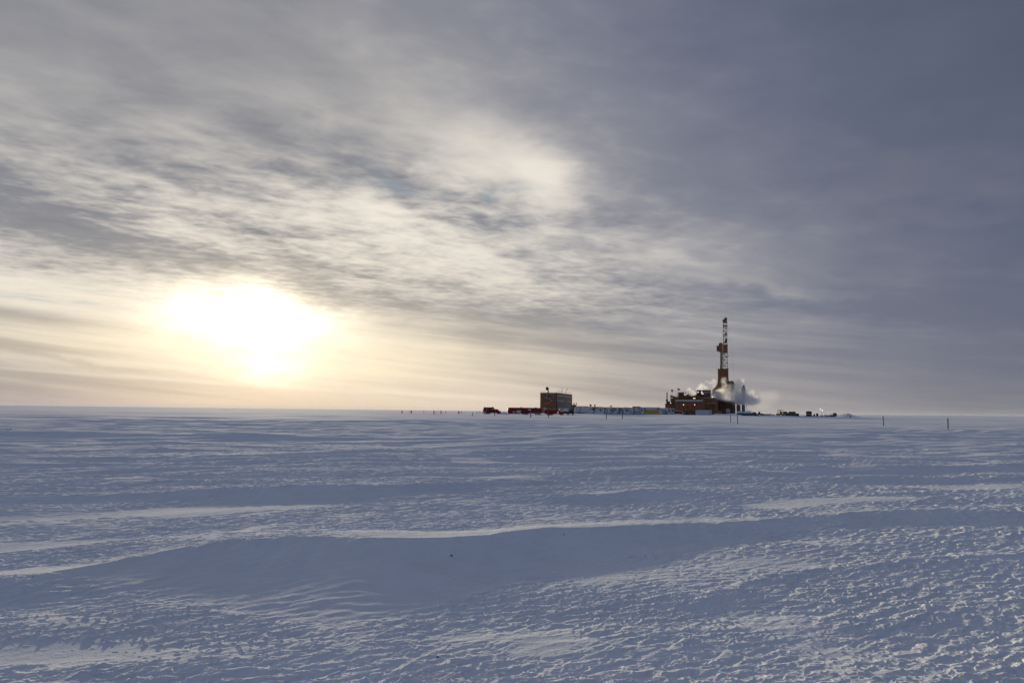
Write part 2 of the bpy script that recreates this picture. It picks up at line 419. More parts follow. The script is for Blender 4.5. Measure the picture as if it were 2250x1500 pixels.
def paint(name, col, dirt=.25, rough=.6, scale=.25, snow=0.0, snow_scale=.45, metal=0.0, ribs=0.0):
    """weathered paint; snow>0 leaves driven snow stuck to it in patches; ribs = corrugation pitch in metres"""
    m, nt, b = new_mat(name)
    p, g = geo_pos()
    n1 = noise(p, scale, 5, .65); n2 = noise(p, scale * 6, 4, .65)
    c = mixc(col, tuple(c_ * .45 for c_ in col), sstep(n1 * .6 + n2 * .4, .46, .66) * dirt * 1.6)
    c = mixc(c, tuple(min(1, c_ * 1.4 + .01) for c_ in col), sstep(n2, .56, .75) * dirt)
    if snow:
        s1 = noise(p, snow_scale, 5, .62, .6); s2 = noise(p, snow_scale * 4.5, 4, .65)
        c = mixc(c, (.64, .64, .63), sstep(s1 * .68 + s2 * .32, .58 - snow * .2, .62 - snow * .2))
    nt.links.new(c, b.inputs['Base Color'])
    b.inputs['Roughness'].default_value = rough; b.inputs['Metallic'].default_value = metal
    b.inputs['Specular IOR Level'].default_value = .12
    if ribs:
        sxn = nt.nodes.new('ShaderNodeSeparateXYZ'); nt.links.new(p, sxn.inputs[0])
        w = N.raw('SINE', (N(sxn.outputs[0]) + N(sxn.outputs[1]) * .3) * (2 * math.pi / ribs))
        bp = nt.nodes.new('ShaderNodeBump'); bp.inputs['Strength'].default_value = .5; bp.inputs['Distance'].default_value = .05
        nt.links.new(w.s, bp.inputs['Height']); nt.links.new(bp.outputs[0], b.inputs['Normal'])
    return m
def lamp_mat(name, col, e):
    m, nt, b = new_mat(name)
    b.inputs['Base Color'].default_value = (.8, .8, .8, 1)
    b.inputs['Emission Color'].default_value = (*col, 1); b.inputs['Emission Strength'].default_value = e
    return m
def flat(name, col, rough=.5, metal=0):
    m, nt, b = new_mat(name)
    p, g = geo_pos(); n1 = noise(p, 3.0, 4, .6)
    nt.links.new(mixc(col, tuple(c_ * .6 for c_ in col), sstep(n1, .45, .7)), b.inputs['Base Color'])
    b.inputs['Roughness'].default_value = rough; b.inputs['Metallic'].default_value = metal
    return m
K = dict(
    rust=paint('rust_orange_paint', (.25, .098, .040), .35, ribs=.9),
    rust2=paint('rust_orange_paint_plain', (.27, .105, .043), .35),
    brown=paint('dark_brown_paint', (.13, .062, .038), .4),
    camp=paint('orange_camp_cladding', (.26, .10, .040), .3, ribs=.8),
    tan=paint('tan_camp_cladding', (.25, .185, .135), .25, ribs=.8),
    dark=paint('dark_steel', (.035, .034, .033), .3),
    black=flat('black_paint', (.012, .012, .013)),
    olive=paint('olive_yellow_steel', (.13, .095, .028), .5, scale=.6),
    grey=paint('grey_steel', (.17, .18, .18), .3, metal=.2),
    lgrey=paint('light_grey_paint', (.42, .43, .44), .2),
    white=paint('white_paint', (.70, .71, .72), .15),
    wcont=paint('white_container_paint', (.55, .58, .64), .2, snow=.12, ribs=.6),
    red=paint('red_truck_paint', (.20, .012, .017), .25, rough=.45),
    red2=paint('bright_red_paint', (.29, .014, .018), .2, rough=.45),
    dred=paint('dark_red_roofing', (.22, .03, .025), .3),
    snowy=paint('driven_snow_on_grey_cladding', (.15, .15, .14), .2, snow=.62, snow_scale=.30),
    snowy2=paint('driven_snow_on_dark_cladding', (.14, .14, .135), .2, snow=.52, snow_scale=.62),
    snowtank=paint('frosted_tank', (.20, .21, .23), .2, snow=.75, snow_scale=.5),
    ply=paint('yellow_plywood', (.55, .33, .085), .25, scale=.8),
    yellow=paint('yellow_machine_paint', (.55, .27, .02), .3),
    glass=flat('dark_glass', (.02, .022, .028), .15),
    tyre=flat('tyre_rubber', (.015, .015, .016), .85),
    wood=flat('weathered_red_lath', (.20, .022, .016), .8),
    wood2=flat('weathered_brown_lath', (.085, .045, .032), .8),
    blue=paint('blue_hull_paint', (.03, .06, .16), .3),
    timber=paint('dark_timber', (.06, .05, .045), .4),
    gbox=paint('olive_grey_box_paint', (.15, .15, .12), .3),
    fr=flat('flag_red', (.35, .03, .04), .9), fw=flat('flag_white', (.6, .6, .6), .9), fb=flat('flag_blue', (.02, .03, .12), .9),
    lamp=lamp_mat('floodlight_lens', (1.0, .93, .80), 1.4),
    lampc=lamp_mat('window_glow', (1.0, .95, .85), 1.3),
    campw=lamp_mat('camp_window_light', (1.0, .93, .82), .13),
)
SNOWM = M_snow

class MB:
    def __init__(s, M=None): s.v = []; s.f = []; s.M = M
    def add(s, vs, fs):
        o = len(s.v)
        s.v += [(s.M @ Vector(v)) if s.M else Vector(v) for v in vs]
        s.f += [tuple(i + o for i in f) for f in fs]; return s
    def box(s, x0, x1, y0, y1, z0, z1):
        x0, x1 = min(x0, x1), max(x0, x1); y0, y1 = min(y0, y1), max(y0, y1); z0, z1 = min(z0, z1), max(z0, z1)
        return s.add([(x0, y0, z0), (x1, y0, z0), (x1, y1, z0), (x0, y1, z0), (x0, y0, z1), (x1, y0, z1), (x1, y1, z1), (x0, y1, z1)],
                     [(0, 3, 2, 1), (4, 5, 6, 7), (0, 1, 5, 4), (1, 2, 6, 5), (2, 3, 7, 6), (3, 0, 4, 7)])
    def tube(s, p, q, r, n=6, r2=None, caps=True):
        p, q = Vector(p), Vector(q); d = (q - p).normalized(); r2 = r if r2 is None else r2
        a = d.orthogonal().normalized(); b = d.cross(a)
        vs = [p + (a * math.cos(t) + b * math.sin(t)) * r for t in [2 * math.pi * i / n for i in range(n)]]
        vs += [q + (a * math.cos(t) + b * math.sin(t)) * r2 for t in [2 * math.pi * i / n for i in range(n)]]
        fs = [(i, (i + 1) % n, n + (i + 1) % n, n + i) for i in range(n)]
        if caps: fs += [tuple(range(n))[::-1], tuple(range(n, 2 * n))]
        return s.add(vs, fs)
    def lathe(s, prof, axis_p, axis_d, n=20, sx=1.0):
        """prof: (distance along axis, radius)"""
        p = Vector(axis_p); d = Vector(axis_d).normalized(); a = d.orthogonal().normalized(); b = d.cross(a)
        vs = []
        for t_, r_ in prof:
            vs += [p + d * t_ + (a * math.cos(2 * math.pi * i / n) + b * math.sin(2 * math.pi * i / n)) * r_ for i in range(n)]
        fs = []
        for k in range(len(prof) - 1):
            fs += [(k * n + i, k * n + (i + 1) % n, (k + 1) * n + (i + 1) % n, (k + 1) * n + i) for i in range(n)]
        fs += [tuple(range(n))[::-1], tuple(range((len(prof) - 1) * n, len(prof) * n))]
        return s.add(vs, fs)
    def prism(s, pts, y0, y1):
        """outline in x,z pushed from y0 to y1"""
        n = len(pts)
        vs = [(x, y0, z) for x, z in pts] + [(x, y1, z) for x, z in pts]
        fs = [tuple(range(n)), tuple(range(n, 2 * n))[::-1]] + [(i, n + i, n + (i + 1) % n, (i + 1) % n) for i in range(n)]
        return s.add(vs, fs)
    def ball(s, c, r, n=10, m=7, sz=1.0):
        return s.lathe([(-r * math.cos(math.pi * k / m) * sz, max(.001, r * math.sin(math.pi * k / m))) for k in range(m + 1)], c, (0, 0, 1), n)
    def build(s, name, mat, parent=None, smooth=False, label=None):
        o_loc = Vector((0, 0, 0)); q = parent
        while q is not None: o_loc += q.location; q = q.parent
        me = bpy.data.meshes.new(name)
        if parent is None:
            lo = Vector([min(v[i] for v in s.v) for i in range(3)]); hi = Vector([max(v[i] for v in s.v) for i in range(3)])
            o_loc = Vector(((lo.x + hi.x) / 2, (lo.y + hi.y) / 2, lo.z))
        me.from_pydata([tuple(v - o_loc) for v in s.v], [], s.f)
        bm = bmesh.new(); bm.from_mesh(me); bmesh.ops.recalc_face_normals(bm, faces=bm.faces); bm.to_mesh(me); bm.free()
        if smooth:
            me.polygons.foreach_set('use_smooth', [True] * len(me.polygons))
            me.set_sharp_from_angle(angle=rad(40))
        me.materials.append(mat)
        o = bpy.data.objects.new(name, me); C.objects.link(o)
        if parent is None: o.location = o_loc
        else: o.parent = parent
        if label: o['label'] = label
        return o
def tag(o, label, cat, group=None):
    o['label'] = label; o['category'] = cat
    if group: o['group'] = group
    return o
def thing(name, loc, label, cat, group=None):
    o = bpy.data.objects.new(name, None); C.objects.link(o); o.location = loc; o.empty_display_size = .5
    return tag(o, label, cat, group)
def copy_tree(o, parent=None):
    c = o.copy(); C.objects.link(c)
    if parent: c.parent = parent
    for ch in list(o.children): copy_tree(ch, c)
    return c
def rng(px0, px1, D, py=890): return W(px0, py, D).x, W(px1, py, D).x
def zz(px, py, D): return W(px, py, D).z
def pbox(mb, px0, py0, px1, py1, D, depth, z0=None):
    """box whose front face covers photo pixels px0..px1, py0..py1 at distance D"""
    x0, x1 = rng(px0, px1, D, (py0 + py1) / 2); xm = (px0 + px1) / 2
    return mb.box(x0, x1, D, D + depth, zz(xm, py1, D) if z0 is None else z0, zz(xm, py0, D))
def at(px, D, py=905):
    """foot of a thing on the ground"""
    x = W(px, py, D).x
    return Vector((x, D, float(macro(np.array([x]), np.array([float(D)]))[0])))
def flood(parent, px, py, D, s=.34, wide=1.0):
    c = W(px, py, D)
    f = MB().box(c.x - s * 1.25 * wide, c.x + s * 1.25 * wide, c.y + .1, c.y + .5, c.z - s * 1.2, c.z + s * 1.2).build('floodlight', K['dark'], parent)
    MB().lathe([(0, s), (.12, s * .95), (.2, .05)], (c.x, c.y + .1, c.z), (0, -1, 0), 10).build('lens', K['lamp'], f) if wide == 1 else \
        MB().box(c.x - s * wide, c.x + s * wide, c.y, c.y + .1, c.z - s * .45, c.z + s * .45).build('lens', K['lamp'], f)
def railing(px0, px1, py, D, h=1.1, step=2.0, depth=0):
    mb = MB(); x0, x1 = rng(px0, px1, D, py); z0, z1 = zz(px0, py, D), zz(px1, py, D)
    n = max(1, int((x1 - x0) / step))
    for i in range(n + 1):
        t = i / n; x = x0 + (x1 - x0) * t; z = z0 + (z1 - z0) * t
        mb.tube((x, D, z - .1), (x, D, z + h), .045, 4)
    for k in (.55, 1.0): mb.tube((x0, D, z0 + h * k), (x1, D, z1 + h * k), .04, 4)
    return mb

# ------------------------------------------------------------------ ice road across the plain
rp = []
for (a0, b0), (a1, b1) in zip(ROADP[:-1], ROADP[1:]):
    n = max(2, int(math.hypot(a1 - a0, b1 - b0) / 3))
    rp += [(a0 + (a1 - a0) * i / n, b0 + (b1 - b0) * i / n) for i in range(n)]
rp = np.array(rp)
for _ in range(12): rp[1:-1] = (rp[:-2] + rp[1:-1] * 2 + rp[2:]) / 4
tn = np.gradient(rp, axis=0); tn /= np.linalg.norm(tn, axis=1)[:, None]
nm = np.stack([-tn[:, 1], tn[:, 0]], 1)
offs = [-4.0, -2.7, -1.4, 0, 1.4, 2.7, 4.0]
rv = []
for o_ in offs:
    q = rp + nm * o_
    z = macro(q[:, 0], q[:, 1]) + .05 + .015 * pn(q[:, 0] / 2, q[:, 1] / 2, 61) - (.03 if abs(o_) > 3 else 0)
    rv.append(np.column_stack([q, z]))
rv = np.array(rv)
n1 = len(rp)
me = bpy.data.meshes.new('ice_road')
me.from_pydata([tuple(v) for k in range(7) for v in rv[k]], [], [(k * n1 + i, k * n1 + i + 1, (k + 1) * n1 + i + 1, (k + 1) * n1 + i) for k in range(6) for i in range(n1 - 1)])
bm = bmesh.new(); bm.from_mesh(me); bmesh.ops.recalc_face_normals(bm, faces=bm.faces)
if sum(f.normal.z for f in bm.faces) < 0: bmesh.ops.reverse_faces(bm, faces=bm.faces)
bm.to_mesh(me); bm.free()
me.polygons.foreach_set('use_smooth', [True] * len(me.polygons))
me.materials.append(snow_mat('packed_ice_road', (.66, .66, .66), .02))
road = bpy.data.objects.new('ice_road', me); C.objects.link(road); road['kind'] = 'structure'

# dark gravel edge of the pad on the right
mb = MB()
D = 560
for px in range(1640, 1850, 6):
    x0, x1 = rng(px, px + 6.3, D)
    z = float(macro(np.array([x0]), np.array([D]))[0])
    h1, h2 = (.30 + .22 * math.sin(px * .37), .30 + .22 * math.sin((px + 6) * .37))
    mb.add([(x0, D, z - .3), (x1, D, z - .3), (x1, D + .6, z + h2), (x0, D + .6, z + h1), (x1, D + 9, z - .2), (x0, D + 9, z - .2)],
           [(0, 1, 2, 3), (3, 2, 4, 5)])
o = mb.build('gravel_edge', paint('dark_gravel', (.05, .042, .036), .4, .9)); o['kind'] = 'structure'

# ------------------------------------------------------------------ marker posts along the ice road
def post_proto(matname, lean):
    r = thing('marker_post', (0, 0, 0), 'x', 'marker post', 'lath marker posts along the ice road')
    MB().prism([(-.055, -.35), (.055, -.35), (.06, 1.0), (.05, 1.0 + .0), (-.05, 1.0), (-.06, 1.0)], -.03, .03).build('stake', K[matname], r)
    return r
POSTS = [  # px at base, top py, base py, dx of top, material, width scale, label
    (2083.2, 918, 942, 0, 'wood', 2.0, 'thick upright red marker post, the nearest and rightmost of the row'),
    (1941.8, 913.6, 936.8, -1.2, 'wood', 1.5, 'slim red marker post with a grey top standing second from the right'),
    (1605.5, 910, 928.5, -.4, 'wood', 1.2, 'upright red marker post in front of the silos, left one of the pair'),
    (1621.2, 911.5, 933, -1.1, 'wood', 1.4, 'red marker post leaning left in front of the snow-capped skids, right one of the pair'),
    (1332.4, 908, 922, 0, 'wood', 1.4, 'red marker post in front of the snow-plastered module just left of the first small window'),
    (1367.6, 908.5, 920.5, 0, 'wood', 1.3, 'short red marker post in front of the snow-plastered modules with small windows'),
    (1166.0, 903.8, 918, 0, 'wood2', 1.9, 'brown marker post with red top in front of the long red tanker'),
    (1205.0, 905, 917, 0, 'wood2', 1.6, 'brown marker post in front of the red vacuum truck below the camp block'),
    (1086.8, 904.4, 913.3, 0, 'wood2', 1.7, 'brown marker post standing just in front of the small red tank truck'),
    (1037.3, 905.8, 914.4, .8, 'wood2', 1.7, 'dark marker post leaning right, alone left of the small red tank truck'),
    (1047.6, 904.6, 908.6, 0, 'wood2', 1.2, 'tiny marker post between the right-leaning post and the small red tank truck'),
    (1054.5, 903.2, 906.8, 0, 'wood', 1.6, 'tiny red marker post close left of the small red tank truck'),
    (1007.4, 902.2, 910.1, 0, 'wood2', 1.5, 'tall brown marker post with a fainter post just behind its right side'),
    (1009.3, 903.0, 908.2, .4, 'wood2', 1.1, 'faint distant marker post almost touching the right side of a taller one'),
    (1013.4, 904.2, 908, 0, 'wood2', 1.3, 'small distant marker post right of the close pair'),
    (978.8, 903, 907.3, 0, 'wood2', 1.2, 'small distant marker post standing alone between two taller posts'),
    (968.4, 901.2, 909.8, 0, 'wood2', 1.5, 'tall brown marker post with a stub post at its right foot'),
    (970.5, 903.8, 907.6, 0, 'wood2', 1.2, 'stub of a distant marker post at the right foot of a taller post'),
    (953.3, 901.2, 910.4, 0, 'wood', 2.0, 'thick reddish marker post, the boldest of the far left row'),
    (957.6, 903.4, 907.2, 0, 'wood2', 1.1, 'faint short marker post just right of the boldest far-left post'),
    (931.3, 902.4, 907.2, 0, 'wood2', 1.2, 'lone faint marker post in the gap of the far left row'),
    (904.0, 901, 908.6, 0, 'wood2', 1.8, 'stout brown marker post, third group from the left end'),
    (901.0, 902.4, 907.2, 0, 'wood2', 1.5, 'thin marker post just left of the stout brown one at the far left'),
    (883.4, 901.6, 908, .9, 'wood2', 1.4, 'marker post leaning right at the far left end of the row'),
    (882.4, 902.6, 907.6, 0, 'wood2', 1.0, 'short thin marker post, leftmost of all, crossing behind a leaning one'),
    (1712.0, 910.6, 914.6, 0, 'yellow', 1.6, 'small yellow marker post in the snow in front of the yellow loader'),
    (1868.3, 913.4, 916.9, 0, 'wood', 2.2, 'tiny reddish marker stub at the right foot of the big snow pile'),
]
def foot(px, py, zc=0.0):
    """where the ray through a pixel meets the rolling snow"""
    d = ray(px, py); D = 20.0; last = 20.0
    while D < 700:
        x = d.x / d.y * D; z = CAM_H + d.z / d.y * D
        if z <= float(macro(np.array([x]), np.array([D]))[0]) + .03: break
        last = D; D *= 1.01
    return x, D, float(macro(np.array([x]), np.array([D]))[0])
protos = {}
for px, pt, pb, dx, mt, wsc, lab in POSTS:
    x, D, z = foot(px, pb)
    if mt not in protos: protos[mt] = r = post_proto(mt, 0); first = True
    else: r = copy_tree(protos[mt])
    hgt = (pb - pt) * D / FPX
    wid = wsc * (1.15 if pb > 915 else .85) * D / FPX / .12
    r.location = (x, D, z)
    r['label'] = lab
    r.rotation_euler = (0, math.atan2(dx + .1, pb - pt), rad((px * 37) % 23 - 11))
    for ch in r.children: ch.scale = (wid, wid, hgt)
bpy.context.view_layer.update()

# ------------------------------------------------------------------ vehicles
def wheel(parent, M, x, y, r=.52, w=.35):
    t = MB(M).lathe([(0, r * .55), (.02, r * .93), (.08, r), (w - .08, r), (w - .02, r * .93), (w, r * .55)], (x, y, r), (0, 1, 0), 16).build('wheel', K['tyre'], parent, True)
    MB(M).lathe([(-.03, r * .2), (-.02, r * .5), (.06, r * .52)], (x, y, r), (0, 1, 0), 12).build('rim', K['lgrey'], t)
def XF(loc, yaw): return Matrix.Translation(loc) @ Matrix.Rotation(yaw, 4, 'Z')

def cab(parent, M, x, col, L=2.2, h=2.9, hood=1.6, w=1.15):
    """conventional cab facing +x with its back at x"""
    c = MB(M).prism([(x, .8), (x + L + hood, .8), (x + L + hood, 1.55), (x + L + hood * .9, 1.8), (x + L + .1, 1.95), (x + L - .35, h), (x + .15, h + .05), (x, h - .15)], -w, w).build('cab', K[col], parent)
    MB(M).prism([(x + L - .38, 2.05), (x + L + .12, 2.05), (x + L - .28, h - .12), (x + L - .42, h - .12)], -w * .88, w * .88).build('windscreen', K['glass'], c)
    for s in (-1, 1):
        MB(M).box(x + .7, x + 1.6, s * (w + .0), s * (w + .03), 1.9, 2.6).build('side_window', K['glass'], c)
        mm = MB(M).tube((x + L - .1, s * w, 2.3), (x + L + .1, s * (w + .45), 2.4), .05, 5)
        mm.box(x + L + .05, x + L + .2, s * (w + .32), s * (w + .62), 2.0, 2.75); mm.build('mirror', K['lgrey'], c)
    MB(M).box(x + L + hood, x + L + hood + .18, -w, w, .55, .95).build('bumper', K['lgrey'], parent)
    MB(M).box(x - 7.0 if L < 0 else x - .3, x + L + hood - .2, -.5, .5, .55, .8).build('chassis', K['black'], parent)
    return c

# small red tank truck at the left, its rear turned towards the viewer
loc = at(1080, 480); M = XF(loc, rad(24))
t = thing('tank_truck', loc, 'small red tank truck seen from behind, parked alone left of the long tanker', 'truck')
tk = MB(M).lathe([(0, .2), (.03, 1.05), (.18, 1.36), (.35, 1.42), (6.4, 1.42), (6.6, 1.36), (6.75, .9), (6.8, .2)], (-5.2, 0, 2.55), (1, 0, 0), 24).build('tank', K['red'], t, True)
MB(M).box(-5.0, 1.2, -.5, .5, 3.95, 4.03).build('catwalk', SNOWM, tk)
MB(M).lathe([(0, .4), (.25, .42), (.32, .3), (.36, .05)], (.7, 0, 3.95), (0, 0, 1), 12).build('hatch', K['black'], tk)
for x in (-4.7, -2.6): MB(M).tube((x, -.3, 3.95), (x, -.3, 4.4), .05, 5).build('vent', K['dark'], tk)
MB(M).box(-.2, .75, -1.46, -1.40, 2.75, 3.25).build('placard', K['white'], tk)
MB(M).box(-4.05, -3.75, -1.47, -1.36, 1.7, 3.2).build('ladder', K['lgrey'], tk)
MB(M).prism([(-5.45, .55), (-3.6, .55), (-3.7, 1.2), (-5.3, 1.35)], -1.35, 1.35).build('rear_guard', K['lgrey'], t)
MB(M).box(-5.2, 2.0, -.55, .55, .75, 1.15).build('frame', K['black'], t)
MB(M).prism([(-3.2, .65), (1.6, .65), (1.7, 1.5), (-3.3, 1.5)], -1.3, 1.3).build('tool_box', K['dark'], t)
for x in (-4.1, -2.9, -1.7):
    for y in (-1.5, 1.15): wheel(t, M, x, y)
cab(t, M, 1.9, 'red')
for y in (-1.4, 1.05): wheel(t, M, 4.7, y)

# long red tanker with two domes
loc = at(1155, 480); M = XF(loc, rad(3))
t = thing('tanker_trailer', loc, 'long dark red tanker with two roof hatches and white door panels', 'tanker')
tk = MB(M).lathe([(0, .3), (.15, 1.1), (.5, 1.55), (1.0, 1.68), (19.6, 1.68), (20.2, 1.55), (20.6, 1.0), (20.7, .3)], (-10.9, 0, 2.35), (1, 0, 0), 24).build('tank', K['red'], t, True)
for x in (-2.7, 6.1):
    MB(M).lathe([(0, .52), (.32, .52), (.40, .38), (.44, .05)], (x, 0, 3.95), (0, 0, 1), 12).build('hatch', K['black'], tk)
MB(M).box(-10.0, 9.0, -.28, .28, 4.02, 4.10).build('catwalk', SNOWM, tk)
MB(M).tube((-10.3, 0, 3.9), (-10.3, 0, 4.7), .05, 5).build('vent', K['dark'], tk)
MB(M).box(1.3, 3.1, -1.74, -1.66, 2.55, 3.3).build('placard', K['white'], tk)
MB(M).box(1.35, 3.05, -1.76, -1.745, 2.86, 2.98).build('stripe', K['blue'], tk)
MB(M).box(-10.9, -3.5, -1.75, 1.3, .35, 1.9).build('skirt', K['red'], t)
for x0, x1, z0, z1, m in ((-5.6, -3.0, 1.0, 2.35, 'white'), (-7.9, -6.3, .85, 2.0, 'lgrey')):
    d = MB(M).box(x0, x1, -1.83, -1.755, z0, z1).build('door', K[m], t)
    MB(M).box(x0 + .15, x0 + (x1 - x0) * .45, -1.85, -1.832, z0 + .45, z1 - .45).build('sign_panel', K['lgrey'], d)
    MB(M).box(x1 - .5, x1 - .25, -1.85, -1.832, z0 + .2, z1 - .25).build('handle', K['dark'], d)
MB(M).box(-3.4, 9.8, -.6, .6, .8, 1.2).build('frame', K['black'], t)
MB(M).box(-3.2, 3.2, -1.3, 1.2, .55, 1.0).build('tool_box', K['dark'], t)
for x in (-1.6, -.3, 1.0, 6.0, 7.3, 8.6):
    for y in (-1.6, 1.25): wheel(t, M, x, y)
for x in (5.9, 7.2, 8.5): MB(M).prism([(x - .7, 1.0), (x + .7, 1.0), (x + .5, 1.28), (x - .5, 1.28)], -1.65, -1.2).build('mudguard', K['lgrey'], t)

# red vacuum truck with its red cab facing right
loc = at(1219, 474); M = XF(loc, rad(2))
t = thing('vacuum_truck', loc, 'bright red round-tank truck facing right, below the orange camp block', 'truck')
tk = MB(M).lathe([(0, .3), (.2, 1.05), (.5, 1.28), (7.0, 1.28), (7.3, .9), (7.35, .2)], (-6.0, 0, 2.25), (1, 0, 0), 22).build('tank', K['red2'], t, True)
MB(M).box(-5.6, .9, -.4, .6, 3.44, 3.56).build('snow_cap', SNOWM, tk)
MB(M).tube((1.45, -.6, 1.2), (1.55, -.6, 3.2), .12, 8).tube((1.45, .6, 1.2), (1.45, .6, 3.4), .12, 8).build('exhaust_pipe', K['dark'], t)
MB(M).box(-6.2, 3.0, -.5, .5, .75, 1.1).build('frame', K['black'], t)
MB(M).box(-5.2, -.2, -1.2, 1.2, .6, 1.25).build('tool_box', K['dark'], t)
cab(t, M, 1.9, 'red2', L=1.5, h=2.1, hood=1.7)
for x in (-4.2, -3.0, -1.8, 3.9):
    for y in (-1.4, 1.05): wheel(t, M, x, y)
for k, px_ in enumerate((1195.5, 1198.5)):
    c = W(px_, 896, 479); MB().tube((c.x, c.y, loc.z + 2.2), (c.x, c.y, c.z + .1), .12, 6).ball((c.x, c.y, c.z), .28).build('beacon', K['white'], t)

# frosted grey tank truck, dark cab
loc = at(1247, 486); M = XF(loc, rad(-6))
t = thing('tank_truck', loc, 'tank truck with frosted grey tank and dark running gear beside the snow-plastered tent wall', 'truck')
tk = MB(M).lathe([(0, .3), (.2, 1.0), (.5, 1.25), (5.6, 1.25), (5.9, .9), (5.95, .2)], (-5.2, 0, 2.95), (1, 0, 0), 22).build('tank', K['snowtank'], t, True)
for x in (-4.2, -2.3): MB(M).tube((x, -1.3, 2.9), (x, -.95, 4.1), .1, 6).build('strap', K['dark'], tk)
MB(M).box(-3.4, -.6, -.3, .3, 4.12, 4.3).build('catwalk', K['dark'], tk)
cb = MB(M).prism([(1.0, .7), (4.1, .7), (4.1, 1.7), (3.7, 2.0), (3.2, 3.15), (1.1, 3.2)], -1.2, 1.2).build('cab', K['dark'], t)
MB(M).box(1.4, 2.8, -1.23, -1.2, 2.1, 2.8).build('side_window', K['glass'], cb)
MB(M).box(-5.0, 4.0, -1.1, 1.1, .7, 1.75).build('frame', K['dark'], t)
for x in (-4.0, -2.7, .3, 3.1):
    for y in (-1.4, 1.05): wheel(t, M, x, y, .6)
MB(M).box(4.1, 4.3, -1.1, 1.1, .5, 1.0).build('bumper', K['lgrey'], t)

# ------------------------------------------------------------------ camp block, four storeys
Dc = 600
c1 = W(1223.5, 863.3, Dc); zt = c1.z; zb = .6
dirA = Vector((-math.cos(rad(15)), math.sin(rad(15)), 0)); dirB = Vector((math.sin(rad(15.2)), math.cos(rad(15.2)), 0))
MA = Matrix(((-dirA.x, dirB.x, 0, c1.x), (-dirA.y, dirB.y, 0, c1.y), (0, 0, 1, 0), (0, 0, 0, 1)))   # local x right along the gable, y back along the flank
LA, LB = 12.6, 60.0
t = thing('camp_block', (c1.x, c1.y, .95), 'tall orange-brown camp block with outside stairs and rows of small lit windows', 'building')
MB(MA).box(-LA, 0, 0, LB, zb, zt).build('wall', K['camp'], t)
sidew = MB(MA).box(0, .12, .25, LB - .3, zb, zt - .25).build('side_wall', K['tan'], t)
MB(MA).box(-LA - .15, .3, -.15, LB + .15, zt, zt + .28).build('roof', K['grey'], t)
for a_, b_, c_, d_ in ((-LA - .12, -LA + .2, -.10, .1), (-.35, .16, -.10, .1), (-.05, .2, LB - 1.2, LB + .1)): MB(MA).box(a_, b_, c_, d_, zb, zt).build('corner_trim', K['dark'], t)
for z_ in (zt - 4.0, zt - 8.0):
    MB(MA).box(-LA, .0, -.16, 0.0, z_ - .1, z_ + .1).build('floor_band', K['grey'], t)
def fy(k, n=12): return 1.6 + k * (LB - 4) / (n - 1) * 1.0
for row, ks in ((1.75, range(12)), (5.6, (0, 1, 2, 3, 4, 5, 8, 9, 10)), (9.4, (3, 4, 5, 6, 7, 8, 9)), (12.6, (5, 7, 9))):
    for k in ks:
        y = 1.6 + k * 4.95; z_ = zt - row
        w_ = MB(MA).box(.12, .24, y - .9, y + .9, z_ - .36, z_ + .36).build('window', K['tan'], sidew)
        MB(MA).box(.24, .27, y - .7, y + .7, z_ - .26, z_ + .26).build('pane', K['campw'] if row < 7 else K['glass'], w_)
# stairs, landings and ladder frame on the gable
st = MB(MA)
for (x0, z0_, x1, z1_) in ((-9.0, zt - 8.0, -6.6, zt - 8.0), (-6.6, zt - 8.0, -3.6, zt - 5.9), (-3.6, zt - 5.9, -5.6, zt - 4.0), (-9.3, zt - 4.0, -5.2, zt - 4.0), (-3.9, zt - 5.9, -2.8, zt - 5.9)):
    st.prism([(x0, z0_ - .16), (x1, z1_ - .16), (x1, z1_ + .10), (x0, z0_ + .10)], -1.5, -.25)
    st.prism([(x0, z0_ + .9), (x1, z1_ + .9), (x1, z1_ + 1.0), (x0, z0_ + 1.0)], -1.55, -1.45)
st.build('stairs', K['lgrey'], t)
fr_ = MB(MA)
for x in (-7.6, -2.4): fr_.box(x - .12, x + .12, -.9, -.7, zt - 3.4, zt - .2)
fr_.box(-7.6, -2.4, -.9, -.72, zt - .9, zt - .65).build('ladder_frame', K['lgrey'], t)
for x0, z0_, z1_ in ((-8.2, 1.0, 2.9), (-4.3, 1.0, 2.9), (-6.4, zt - 3.0, zt - 1.2)):
    d = MB(MA).box(x0, x0 + 1.1, -.2, -.0, z0_, z1_).build('door', K['brown'], t)
    MB(MA).box(x0 + .85, x0 + .95, -.27, -.2, (z0_ + z1_) / 2 - .1, (z0_ + z1_) / 2 + .1).build('handle', K['lgrey'], d)
ra = MB(MA)
for i in range(7):
    x = -LA + i * LA / 6; ra.tube((x, 0, zt + .25), (x, 0, zt + 1.25), .05, 4)
for i in range(19):
    y = i * LB / 18; ra.tube((.1, y, zt + .25), (.1, y, zt + 1.25), .06, 4)
ra.tube((-LA, 0, zt + 1.25), (.1, 0, zt + 1.25), .04, 4).tube((.1, 0, zt + 1.25), (.1, LB, zt + 1.25), .05, 4).tube((-LA, 0, zt + .75), (.1, 0, zt + .75), .03, 4)
ra.build('railing', K['grey'], t)
for (x, y, h, hd) in ((-.9, 4, 2.2, 0), (-.9, 14, 1.6, .3), (-.9, 22, 1.9, .3), (-2.0, 30, 4.6, 0), (-1.0, 38, 1.8, .35), (-1.5, 47, 3.9, .45), (-.7, 54, 1.6, .3), (-5, 44, 5.0, 0), (-LA + .8, 1, 1.6, .2), (-LA + 2.4, 2, 1.5, .25)):
    m_ = MB(MA).tube((x, y, zt + .2), (x, y, zt + .2 + h), .07, 5)
    if hd: m_.ball((x, y, zt + .2 + h), hd, 8, 5)
    m_.build('roof_vent', K['grey'], t)
